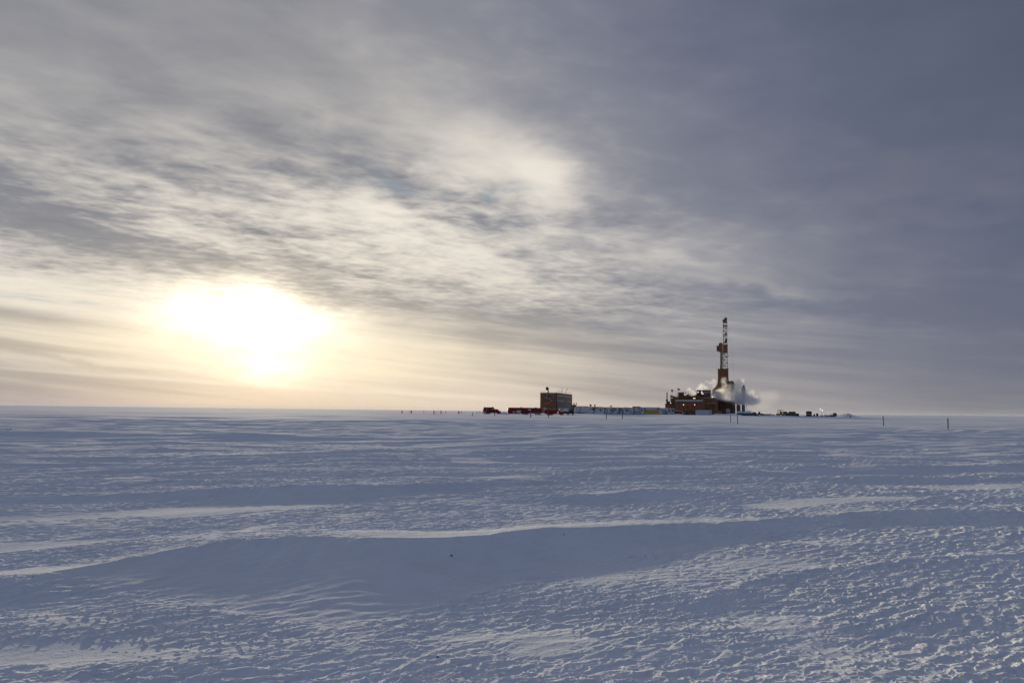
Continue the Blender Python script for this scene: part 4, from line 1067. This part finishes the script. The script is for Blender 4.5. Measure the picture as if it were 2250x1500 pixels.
# ------------------------------------------------------------------ things in front of the rig
t = mod('shipping_container', 1545.5, 568, 'frosted white container standing in front of the rig', 'container')
x0, x1 = rng(1528.3, 1563.4, 568); zt_ = zz(1545, 901.3, 568)
MB().box(x0 + .1, x1 - .1, 568.06, 571, .75, zt_ - .1).build('body', K['wcont'], t)
m_ = MB()
for x in np.linspace(x0 + .3, x1 - 2.2, 26): m_.box(x - .07, x + .07, 568, 568.06, .9, zt_ - .25)
m_.build('ribs', K['wcont'], t)
MB().box(x0, x0 + .2, 567.95, 571.1, .7, zt_).box(x1 - .2, x1, 567.95, 571.1, .7, zt_).box(x0, x1, 567.9, 568.1, zt_ - .15, zt_).build('frame', K['lgrey'], t)
MB().box(x1 - 1.9, x1 - .25, 567.97, 568.05, .85, zt_ - .3).build('door', K['lgrey'], t)
MB().prism([(x0 + .1, zt_), (x1 - .1, zt_), (x1 - .4, zt_ + .22), (x0 + .5, zt_ + .18)], 567.95, 571).build('roof_snow', SNOWM, t)
# arch shelter
t = mod('arch_shelter', 1491, 572, 'small dark red arched shelter under a snow cap, left foot of the big module', 'shelter')
x0, x1 = rng(1483.8, 1499.6, 572); zt_ = zz(1491, 902.5, 572); n = 10
arc = [(x1 - 1.4 + 1.4 * math.sin(k / n * math.pi / 2), zt_ - 1.4 + 1.4 * math.cos(k / n * math.pi / 2)) for k in range(n + 1)]
MB().prism([(x0, .6), (x0, zt_)] + arc + [(x1, .6)], 572, 577).build('wall', K['dred'], t)
arc2 = [(x1 - 1.4 + 1.65 * math.sin(k / n * math.pi / 2), zt_ - 1.4 + 1.65 * math.cos(k / n * math.pi / 2)) for k in range(n + 1)]
MB().prism([(x0 - .1, zt_ + .02)] + [(a + 0, b_ + .02) for a, b_ in arc] + [(x1 + .01, .7), (x1 + .25, .7)] + arc2[::-1] + [(x0 - .1, zt_ + .26)], 571.8, 577.2).build('snow_cap', SNOWM, t)
# pickup in the shade
loc = at(1510, 574); M = XF(loc, rad(-12)); t = thing('pickup_truck', loc, 'dark pickup with white front in the shade of the big module', 'truck')
b_ = MB(M).prism([(-2.6, .5), (2.5, .5), (2.6, 1.1), (1.3, 1.2), (.7, 1.85), (-.9, 1.9), (-1.1, 1.2), (-2.6, 1.2)], -.95, .95).build('body', K['dark'], t)
MB(M).prism([(.75, 1.25), (1.2, 1.25), (.72, 1.78), (-.8, 1.8), (-.95, 1.25)], -.98, -.955).build('side_window', K['glass'], b_)
MB(M).box(-2.5, -1.2, -.9, .9, 1.2, 1.42).build('snow_load', SNOWM, t)
MB(M).box(2.55, 2.72, -.9, .9, .5, .9).build('bumper', K['white'], t)
for x in (-1.7, 1.6):
    for y in (-1.05, .75): wheel(t, M, x, y, .42, .3)
t = mod('orange_skid_box', 1579.5, 566, 'low orange box half behind the snow bank, under the substructure', 'box')
pbox(MB(), 1573.3, 902.3, 1586.2, 910, 566, 3, .7).build('body', K['rust2'], t); pbox(MB(), 1573, 901.8, 1586.5, 902.6, 565.8, 3.4).build('lid', K['brown'], t)
t = mod('round_tank', 1599.5, 575, 'pale round tank with a manway, beside the open gap under the substructure', 'tank')
c = W(1599.5, 902, 575)
MB().lathe([(0, .3), (.1, 1.2), (.35, 1.5), (3, 1.5), (3.2, .4)], (c.x, 575, c.z), (0, 1, 0), 20).build('shell', K['lgrey'], t, True)
MB().lathe([(0, .45), (.2, .45)], (c.x, 574.8, c.z + .2), (0, 1, 0), 12).build('manway', K['dark'], t)
MB().box(c.x - 1.3, c.x - .9, 575.3, 578, .7, c.z - .6).box(c.x + .9, c.x + 1.3, 575.3, 578, .7, c.z - .6).build('saddle', K['dark'], t)
for (a, b_, py, lab) in ((1617.5, 1635.8, 902.6, 'left of the two snow-topped blue and white hulks beside the silos'), (1633.6, 1652.2, 902.8, 'right of the two snow-topped blue and white hulks beside the silos')):
    D = 566 if a < 1620 else 561
    t = mod('snow_covered_skid', (a + b_) / 2, D, lab, 'skid unit', 'snow-capped skid units')
    x0, x1 = rng(a, b_, D); zb_ = .95; zm = zz(a, 908.2, D); zt_ = zz(a, py, D); L_ = x1 - x0; yo = .0 if a < 1620 else -0.0
    MB().prism([(x0 + .4, zb_ - .3), (x1 - .3, zb_ - .3), (x1, zm + .2), (x0, zm + .1)], D, D + 3.2).build('hull', K['blue'], t)
    MB().prism([(x0 + .3, zm + .15), (x1 - .3, zm + .2), (x1 - .5, zm + .75), (x0 + .6, zm + .7)], D - .05, D + 3.1).build('stripe', K['white'], t)
    MB().prism([(x0 + L_ * (.5 - .5 * math.cos(math.pi * k / 12)), zm + .72 + (zt_ - zm - .7) * math.sin(math.pi * k / 12) * (1 + .1 * math.sin(k * 2.3))) for k in range(13)], D - .1, D + 3.3).build('snow_mound', SNOWM, t)
    for q in range(3): MB().box(x0 + L_ * (.2 + q * .25), x0 + L_ * (.2 + q * .25) + .7, D - .1, D - .05, zm + .3, zm + .6).build('panel', K['dark'], t)
t = mod('pipe_rails', 1646, 569, 'cluster of thin upright pipe rails rising behind the right-hand snowy skid', 'rail')
m_ = MB()
for px, py in ((1640.5, 900), (1643, 897.5), (1644.6, 901), (1647.6, 900.3), (1650.4, 899.3)):
    c = W(px, py, 569); m_.tube((c.x, 569, .8), (c.x, 569, c.z), .09, 5)
m_.build('post', K['dark'], t)
MB().tube(W(1640.5, 901.5, 569), W(1650.4, 901.2, 569), .06, 4).build('top_rail', K['dark'], t)
t = mod('generator_skid', 1657, 563, 'snowy grey generator set between the skid hulks and the dark loader', 'generator')
pbox(MB(), 1652.5, 905.4, 1662, 912, 563, 3, .7).build('housing', K['snowy2'], t)
for k in range(4): pbox(MB(), 1654 + k * 2, 907.4, 1655 + k * 2, 910, 562.9, .1).build('louvre', K['dark'], t)
pbox(MB(), 1653, 904.7, 1657.5, 905.8, 563.5, 2).build('hood', K['dark'], t)
# machines and loads on the right of the pad
def loader(px, D, lab, body, cabm, s=1.0, flip=1):
    loc = at(px, D); M = XF(loc, rad(8)) @ Matrix.Scale(s, 4) @ Matrix.Diagonal((flip, 1, 1, 1))
    t = thing('wheel_loader', loc, lab, 'loader')
    b_ = MB(M).prism([(-3.2, .8), (.6, .8), (.7, 1.6), (-.4, 1.9), (-3.0, 1.9), (-3.3, 1.5)], -1, 1).build('body', K[body], t)
    cb = MB(M).prism([(-.9, 1.6), (.9, 1.6), (1.0, 2.2), (.7, 3.2), (-.8, 3.2)], -.8, .8).build('cab', K[cabm], t)
    MB(M).box(-.6, .6, -.83, -.8, 2.2, 3.0).build('side_window', K['glass'], cb)
    MB(M).box(-1, .9, -.9, .9, 3.2, 3.32).build('cab_roof', K[body], cb)
    MB(M).prism([(.6, 1.0), (3.0, .45), (3.2, .75), (1.2, 1.9), (.6, 1.8)], -.6, .6).build('lift_arm', K[body], t)
    MB(M).prism([(3.0, .2), (4.2, .15), (4.0, .4), (3.4, 1.5), (3.0, 1.3)], -1.4, 1.4).build('bucket', K['dark'], t)
    for x in (-2.0, 1.4):
        for y in (-1.3, .8): wheel(t, M, x, y, .8, .5)
    MB(M).tube((-2.2, .3, 1.9), (-2.2, .3, 2.7), .08, 6).build('exhaust_pipe', K['dark'], t)
    return t, M
t, M = loader(1668, 563, 'dark loader with a bright lamp beside the low dark pipe stack', 'dark', 'olive', .85, -1)
f_ = MB(M).box(1.0, 1.5, -1.1, -.9, 2.3, 2.9).build('floodlight', K['dark'], t); MB(M).box(1.05, 1.45, -1.13, -1.1, 2.35, 2.85).build('lens', K['lampc'], f_)
MB(M).box(-.3, .3, -.87, -.83, 1.2, 1.6).build('lamp', K['lampc'], t)
t = mod('pipe_stack', 1684, 564, 'long low dark stack of pipe between the dark loader and the yellow loader', 'pipe stack')
m_ = MB(); x0, x1 = rng(1672.5, 1695.5, 564)
for k in range(4):
    for j in range(3): m_.tube((x0 + k * .1, 564 + j * .6, 1.15 + k * .34), (x1 - k * .25, 564 + j * .6, 1.15 + k * .34), .18, 7)
m_.build('pipes', K['olive'], t); MB().box(x0 + 1, x0 + 1.3, 563.6, 566, .7, 1.0).box(x1 - 1.6, x1 - 1.3, 563.6, 566, .7, 1.0).build('bolster', K['timber'], t)
for k, (px, h, w_) in enumerate(((1694, 1.5, .9), (1699.5, 1.3, .8), (1706, .7, 3.2))):
    c = at(px, 565); t = thing('drum_pallet', c, ['dark drums on a pallet at the right end of the pipe stack', 'single dark drum pallet standing in the gap left of the yellow loader', 'flat load of low dark drums touching the yellow loader'][k], 'drums', 'pallets of drums')
    m_ = MB()
    for q in range(3): m_.tube((c.x + (q - 1) * w_ * .5, 565, .95), (c.x + (q - 1) * w_ * .5, 565, .95 + h * (1 - .2 * (q == 1))), w_ * .26, 10)
    m_.build('drums', K['dark'], t); MB().box(c.x - w_, c.x + w_, 564.4, 565.6, .75, .95).build('pallet', K['timber'], t)
t, M = loader(1715.5, 563, 'yellow wheel loader parked left of the olive-grey boxes', 'yellow', 'yellow', .95, 1)
c = W(1717, 903.4, 564)
t = thing('hose_reel', (c.x, 566, .95), 'black hose reel ring standing behind the yellow loader', 'reel')
for k in range(2):
    m_ = MB(); n = 16
    for i in range(n):
        a0, a1 = 2 * math.pi * i / n, 2 * math.pi * (i + 1) / n
        m_.tube((c.x - .9 + k * 1.6 + 1.0 * math.cos(a0), 566 + k * .3, c.z + 1.0 * math.sin(a0)), (c.x - .9 + k * 1.6 + 1.0 * math.cos(a1), 566 + k * .3, c.z + 1.0 * math.sin(a1)), .17, 6)
    m_.build('ring', K['black'], t)
MB().tube((c.x - 1, 566.2, .8), (c.x - 1, 566.2, c.z), .1, 5).tube((c.x + .9, 566.2, .8), (c.x + .9, 566.2, c.z), .1, 5).build('stand', K['dark'], t)
def crate(px0, py0, px1, D, mat, lab, name='storage_container', ribs=6, z0=.7):
    t = mod(name, (px0 + px1) / 2, D, lab, 'container')
    x0, x1 = rng(px0, px1, D); zt_ = zz((px0 + px1) / 2, py0, D)
    MB().box(x0 + .06, x1 - .06, D + .05, D + 2.6, z0, zt_ - .08).build('body', K[mat], t)
    m_ = MB()
    for x in np.linspace(x0 + .25, x1 - .25, ribs): m_.box(x - .07, x + .07, D, D + .05, z0 + .1, zt_ - .2)
    m_.build('ribs', K[mat], t)
    MB().box(x0, x1, D - .03, D + 2.7, zt_ - .12, zt_).box(x0, x0 + .12, D - .03, D + .1, z0, zt_ - .12).box(x1 - .12, x1, D - .03, D + .1, z0, zt_ - .12).build('frame', K['dark'], t)
    return t
crate(1720.5, 903.6, 1728.7, 566, 'gbox', 'small olive-grey box right behind the yellow loader')
crate(1728.7, 906.3, 1733.2, 566.5, 'gbox', 'low olive-grey box in the gap between two taller ones')
crate(1733.2, 903.8, 1747.6, 566, 'gbox', 'largest olive-grey box of the row, with a flat top')
crate(1748, 907.8, 1754.8, 566.3, 'timber', 'low dark box at the right foot of the largest olive-grey one')
crate(1771.2, 903.2, 1783.0, 568, 'dark', 'dark container with a pale lower edge standing alone on the pad', ribs=5)
pbox(MB(), 1771.5, 908.4, 1782.7, 909.6, 567.8, .1).build('sill', K['lgrey'], bpy.data.objects[[o.name for o in C.objects if o.get('label') == 'dark container with a pale lower edge standing alone on the pad'][0]])
crate(1793, 907.4, 1797.2, 568, 'dark', 'small dark box a short way left of the light tower', ribs=3)
crate(1787, 909.4, 1790.5, 568.4, 'brown', 'tiny brown box right of the lone dark container', ribs=2)
for (a, b_, py, m, lab) in ((1811, 1825.5, 907.3, 'snowtank', 'snow-covered pipe bundle right of the light tower'), (1824.5, 1831, 907.5, 'dark', 'dark bundle between the snow-covered pipes and the rounded hut')):
    t = mod('pipe_bundle', (a + b_) / 2, 566, lab, 'pipe bundle'); x0, x1 = rng(a, b_, 566); m_ = MB()
    zt_ = zz(a, py, 566)
    for k in range(3):
        for j in range(2): m_.tube((x0, 566 + j * .7, 1.05 + k * .42), (x1 - k * .2, 566 + j * .7, 1.05 + k * .42), .25, 8)
    m_.build('pipes', K[m], t); MB().box(x0 + .5, x0 + .7, 565.6, 567, .7, zt_).box(x1 - .8, x1 - .6, 565.6, 567, .7, zt_).build('stanchion', K['dark'], t)
t = mod('rounded_hut', 1834, 565, 'low dark hut with a rounded roof, next to the big snow pile', 'hut')
x0, x1 = rng(1830.2, 1838.3, 565); zt_ = zz(1834, 906.7, 565)
MB().prism([(x0, .7), (x0, zt_ - .3), (x0 + .5, zt_), (x1 - .9, zt_), (x1 - .3, zt_ - .5), (x1, zt_ - 1.0), (x1, .7)], 565, 568).build('shell', K['gbox'], t); MB().box(x0 + .4, x0 + 1.2, 564.93, 565, .8, 1.9).build('door', K['dark'], t)
t = mod('timber_mats', 1842, 564, 'low dark timber mats running into the big snow pile', 'timber'); x0, x1 = rng(1838, 1847, 564); m_ = MB()
for k in range(3): m_.box(x0 + k * .2, x1 - k * .3, 564, 566, .9 + k * .2, 1.08 + k * .2)
m_.build('planks', K['timber'], t)
# light tower
t = mod('light_tower', 1806, 565, 'portable light tower with three bright lamps', 'light tower')
c = W(1806, 900, 565)
MB().tube((c.x, 565, .9), (c.x, 565, c.z + .3), .12, 6).build('mast', K['grey'], t)
MB().box(c.x - .9, c.x + .9, 564.5, 565.9, .95, 1.7).build('trailer', K['lgrey'], t); wheel(t, XF(Vector((c.x, 565, .75)), 0), 0, -.8, .35, .2)
MB().tube(W(1803.3, 899.0, 565), W(1807.4, 900.2, 565), .07, 5).build('crossbar', K['grey'], t)
for px, py, s_ in ((1803.2, 898.7, .38), (1807.2, 899.6, .2), (1807.2, 901.9, .35)):
    q = W(px, py, 564.7); f_ = MB().lathe([(0, s_ * 1.1), (.4, s_ * .6)], (q.x, q.y, q.z), (0, 1, 0), 10).build('floodlight', K['dark'], t); MB().ball((q.x, q.y - .1, q.z), s_, 10, 6).build('lens', K['lamp'], f_)
for o in [o for o in C.objects if o.parent is None and o.name not in FRONT_START and o.type == 'EMPTY']:
    o.rotation_euler.z -= math.atan2(o.location.x, o.location.y)
# snow banks
def mound(name, px0, px1, D, prof, depth, lab, cat, seed):
    x0, x1 = rng(px0, px1, D); n, m = 70, 26
    xs = np.linspace(x0 - 1.5, x1 + 1.5, n); ys = np.linspace(D - depth * .5, D + depth * .5, m)
    XX, YY = np.meshgrid(xs, ys)
    pxs = np.linspace(px0 - 1.5 / D * FPX, px1 + 1.5 / D * FPX, n)
    hz_ = np.interp(pxs, [p[0] for p in prof], [p[1] for p in prof])
    w = np.cos(np.clip((YY - D) / (depth * .5), -1, 1) * np.pi / 2) ** .8
    ZZ = hz_[None, :] * w + (.18 * pn(XX / 1.6, YY / 1.6, seed) + .10 * pn(XX / .7, YY / .7, seed + 1)) * w * np.clip(hz_, 0, 1)[None, :] * 1.6
    ZZ = ZZ + macro(XX, YY) - .12
    m_ = MB(); m_.v = [Vector(v) for v in zip(XX.ravel(), YY.ravel(), ZZ.ravel())]
    m_.f = [(j * n + i, j * n + i + 1, (j + 1) * n + i + 1, (j + 1) * n + i) for j in range(m - 1) for i in range(n - 1)]
    o = m_.build(name, SNOWM, None, True)
    if o.data.polygons[0].normal.z < 0: o.data.flip_normals()
    return tag(o, lab, cat)
mound('snow_pile', 1838, 1884, 556, [(1836, 0), (1841, .5), (1845, 1.0), (1852, 1.9), (1855, 2.5), (1858, 2.3), (1861, 2.5), (1866, 2.2), (1868, 1.5), (1874, 1.0), (1880, .4), (1887, 0)], 18, 'big lumpy ploughed snow pile at the right end of the pad', 'snow pile', 70)
mound('snow_bank', 1562, 1628, 556, [(1560, 0), (1568, .7), (1575, 1.1), (1590, 1.0), (1600, 1.3), (1612, 1.5), (1618, .9), (1626, .5), (1632, 0)], 10, 'low ploughed snow bank right of the frosted white container', 'snow bank', 80)
mound('snow_bank', 1398, 1500, 553, [(1396, 0), (1420, .2), (1460, .3), (1478, .5), (1490, .8), (1500, .5), (1504, 0)], 8, 'long thin snow bank along the foot of the plywood module and end module', 'snow bank', 90)
mound('snow_bank', 1668, 1770, 552, [(1664, 0), (1680, .6), (1694, .8), (1730, .35), (1770, 0)], 8, 'low snow bank in front of the pipe stack and the yellow loader', 'snow bank', 95)
mound('snow_bank', 1096, 1120, 476, [(1094, 0), (1101, .8), (1106, 1.5), (1112, 1.3), (1120, .4), (1124, 0)], 9, 'small snow bank in the gap between the small tank truck and the long tanker', 'snow bank', 99)

# ------------------------------------------------------------------ small things on the near snow
def on_snow(px, py):
    d = ray(px, py); D = 5.0
    while D < 300:
        x = d.x / d.y * D
        if CAM_H + d.z / d.y * D <= gz(x, D): break
        D *= 1.004
    return Vector((x, D, gz(x, D)))
for k, (px, py, s_, lab) in enumerate(((992, 1222, .017, 'largest dark stone lying on the smooth drift face in the middle of the foreground'), (71, 1270, .011, 'tiny dark stone below the lit drift edge at the far left'),
        (961, 1444, .010, 'tiny dark speck of gravel near the bottom, left of centre'), (1239, 1174, .010, 'tiny dark stone near the drift crest, just right of centre'), (1941, 1142, .012, 'small dark stone on the shaded drift face at the right'), (1186, 1091, .016, 'tiny dark stone high in the middle distance snow near the centre'))):
    c = on_snow(px, py); m_ = MB(); random.seed(k)
    m_.lathe([(0, s_ * .5), (s_ * .3, s_), (s_ * .8, s_ * .8), (s_ * 1.1, s_ * .3)], c - Vector((0, 0, s_ * .1)), (random.uniform(-.2, .2), 0, 1), 7)
    tag(m_.build('stone', K['black']), lab, 'stone', 'stray dark stones on the snow')
for k, (px, py, lab) in enumerate(((515, 979.5, 'bent dark twig poking out of the snow below the sun'), (20, 944, 'bent dark twig poking out of the snow at the left edge'))):
    c = on_snow(px, py); s_ = c.y / FPX; m_ = MB()
    w_ = 11 if k == 0 else 7
    m_.tube(c + Vector((-w_ * s_, 0, .01)), c + Vector((w_ * .7 * s_, 0, .03)), .35 * s_, 5).tube(c + Vector((w_ * .7 * s_, 0, .02)), c + Vector((w_ * .3 * s_, 0, 5 * s_)), .3 * s_, 5, .12 * s_)
    m_.tube(c + Vector((-w_ * .95 * s_, 0, 0)), c + Vector((-w_ * s_, 0, 3 * s_)), .3 * s_, 5, .1 * s_)
    tag(m_.build('twig', K['wood2']), lab, 'twig')

# ------------------------------------------------------------------ steam
def steam(name, blobs, dens, lab, nscale=.22, thr=.52, keep=0.0):
    """hull grown from soft balls; the same balls give the density inside"""
    m_ = MB()
    for (px, py, D, rx, rz) in blobs:
        c = W(px, py, D)
        m_.lathe([(-rz * 1.0 * math.cos(math.pi * k / 10), max(.01, rx * 1.0 * math.sin(math.pi * k / 10))) for k in range(11)], c, (0, 0, 1), 18)
    o = m_.build(name, K['white'], None)
    md = o.modifiers.new('r', 'REMESH'); md.mode = 'VOXEL'; md.voxel_size = .7
    bpy.context.view_layer.update()
    dg = bpy.context.evaluated_depsgraph_get()
    me2 = bpy.data.meshes.new_from_object(o.evaluated_get(dg)); o.modifiers.clear(); o.data = me2
    mat = bpy.data.materials.new(name + '_vapour'); mat.use_nodes = True; nt = mat.node_tree; nt.nodes.clear(); N.nt = nt
    p, g = geo_pos(); sp_ = nt.nodes.new('ShaderNodeSeparateXYZ'); nt.links.new(p, sp_.inputs[0])
    X_, Y_, Z_ = (N(sp_.outputs[i]) for i in range(3))
    tot = None
    for (px, py, D, rx, rz) in blobs:
        c = W(px, py, D)
        d2 = ((X_ - c.x) / rx).pow(2.0) + ((Y_ - c.y) / rx).pow(2.0) + ((Z_ - c.z) / rz).pow(2.0)
        b_ = (1.0 - d2).max(0.0)
        tot = b_ if tot is None else tot.max(b_)
    n1 = noise(p, nscale, 6, .66, .9); n2 = noise(p, nscale * 3.4, 5, .7, .6)
    nn = n1 * .52 + n2 * .48
    dn = sstep(tot * (.50 + keep) + nn * 1.6 + keep * .3, thr + .50, thr + .84) * sstep(tot, 0.0, .5) * dens
    vol = nt.nodes.new('ShaderNodeVolumePrincipled')
    vol.inputs['Color'].default_value = (.98, .98, .985, 1); vol.inputs['Anisotropy'].default_value = .6
    nt.links.new(dn.s, vol.inputs['Density'])
    out = nt.nodes.new('ShaderNodeOutputMaterial'); nt.links.new(vol.outputs[0], out.inputs['Volume'])
    mat.cycles.volume_step_rate = .14
    me2.materials.clear(); me2.materials.append(mat)
    o['kind'] = 'stuff'; o['label'] = lab
    return o
S = 604 / FPX
steam('steam_plume', [(1578, 862, 590, 6, 3.5), (1588, 860, 590, 7, 4.5), (1597, 850, 592, 6, 5), (1592, 838, 596, 4.5, 5), (1601, 862, 588, 8, 6), (1612, 856, 590, 8, 7), (1622, 845, 594, 6, 6.5), (1628, 836, 596, 4, 4), (1626, 862, 588, 9, 7), (1600, 874, 586, 9, 4.2), (1618, 876, 586, 10, 4.8), (1638, 874, 588, 9, 6), (1652, 878, 590, 8, 6.5), (1584, 872, 587, 6, 3.2), (1647, 864, 592, 7, 5)],
      .17, 'thick steam billowing from the rig, cream where lit and grey below')
steam('steam_plume', [(1577, 867, 585, 7, 3.6), (1588, 871, 585, 8, 4.2), (1602, 872, 584, 9, 5.0), (1616, 872, 584, 9, 5.6), (1630, 873, 585, 9, 5.6), (1644, 876, 586, 8.5, 5.6), (1655, 880, 588, 7, 5.0), (1640, 884, 588, 6, 3.6)], .16,
      'dense grey-blue bank of steam lying low across the foot of the derrick and over the silos', .20, .50, .13)
steam('steam_plume', [(1660, 880, 595, 9, 7), (1672, 876, 598, 9, 8), (1682, 888, 600, 8, 6), (1668, 892, 598, 8, 4), (1693, 872, 602, 10, 7)], .010, 'thin veil of steam drifting away to the right of the silos', .12, .40)
steam('steam_plume', [(1514, 856, 612, 2.6, 3), (1520, 862, 612, 3.5, 3), (1525, 866, 612, 3, 2)], .12, 'small wisp of steam among the roof stacks left of the cabin', .28, .42)
steam('steam_plume', [(1535, 853, 604, 2.5, 2), (1542, 848, 604, 3.6, 3.0), (1549, 851, 604, 3, 2.2), (1538, 856, 604, 4, 1.6)], .13, 'small puff of steam rising behind the cabin roof', .25, .42)
steam('steam_plume', [(1553, 838, 606, 2.5, 1.4), (1562, 840, 606, 3.2, 2.2), (1569, 838, 606, 3.6, 4.0), (1572, 848, 606, 3.4, 3.4)], .06, 'faint steam rag drifting left of the derrick base', .25, .42)
scene.cycles.volume_step_rate = 1.0
scene.cycles.volume_max_steps = 256
scene.cycles.volume_bounces = 5
# ------------------------------------------------------------------ thin ice haze over the whole plain
hz_ = MB().box(-43500, 43500, -43500, 43500, -4, 110).build('haze', K['white'])
m_ = bpy.data.materials.new('ice_haze'); m_.use_nodes = True; m_.node_tree.nodes.clear()
v_ = m_.node_tree.nodes.new('ShaderNodeVolumePrincipled'); o_ = m_.node_tree.nodes.new('ShaderNodeOutputMaterial')
v_.inputs['Color'].default_value = (.92, .93, .96, 1); v_.inputs['Density'].default_value = .000014; v_.inputs['Anisotropy'].default_value = .0
m_.node_tree.links.new(v_.outputs[0], o_.inputs['Volume'])
hz_.data.materials.clear(); hz_.data.materials.append(m_); hz_['kind'] = 'stuff'
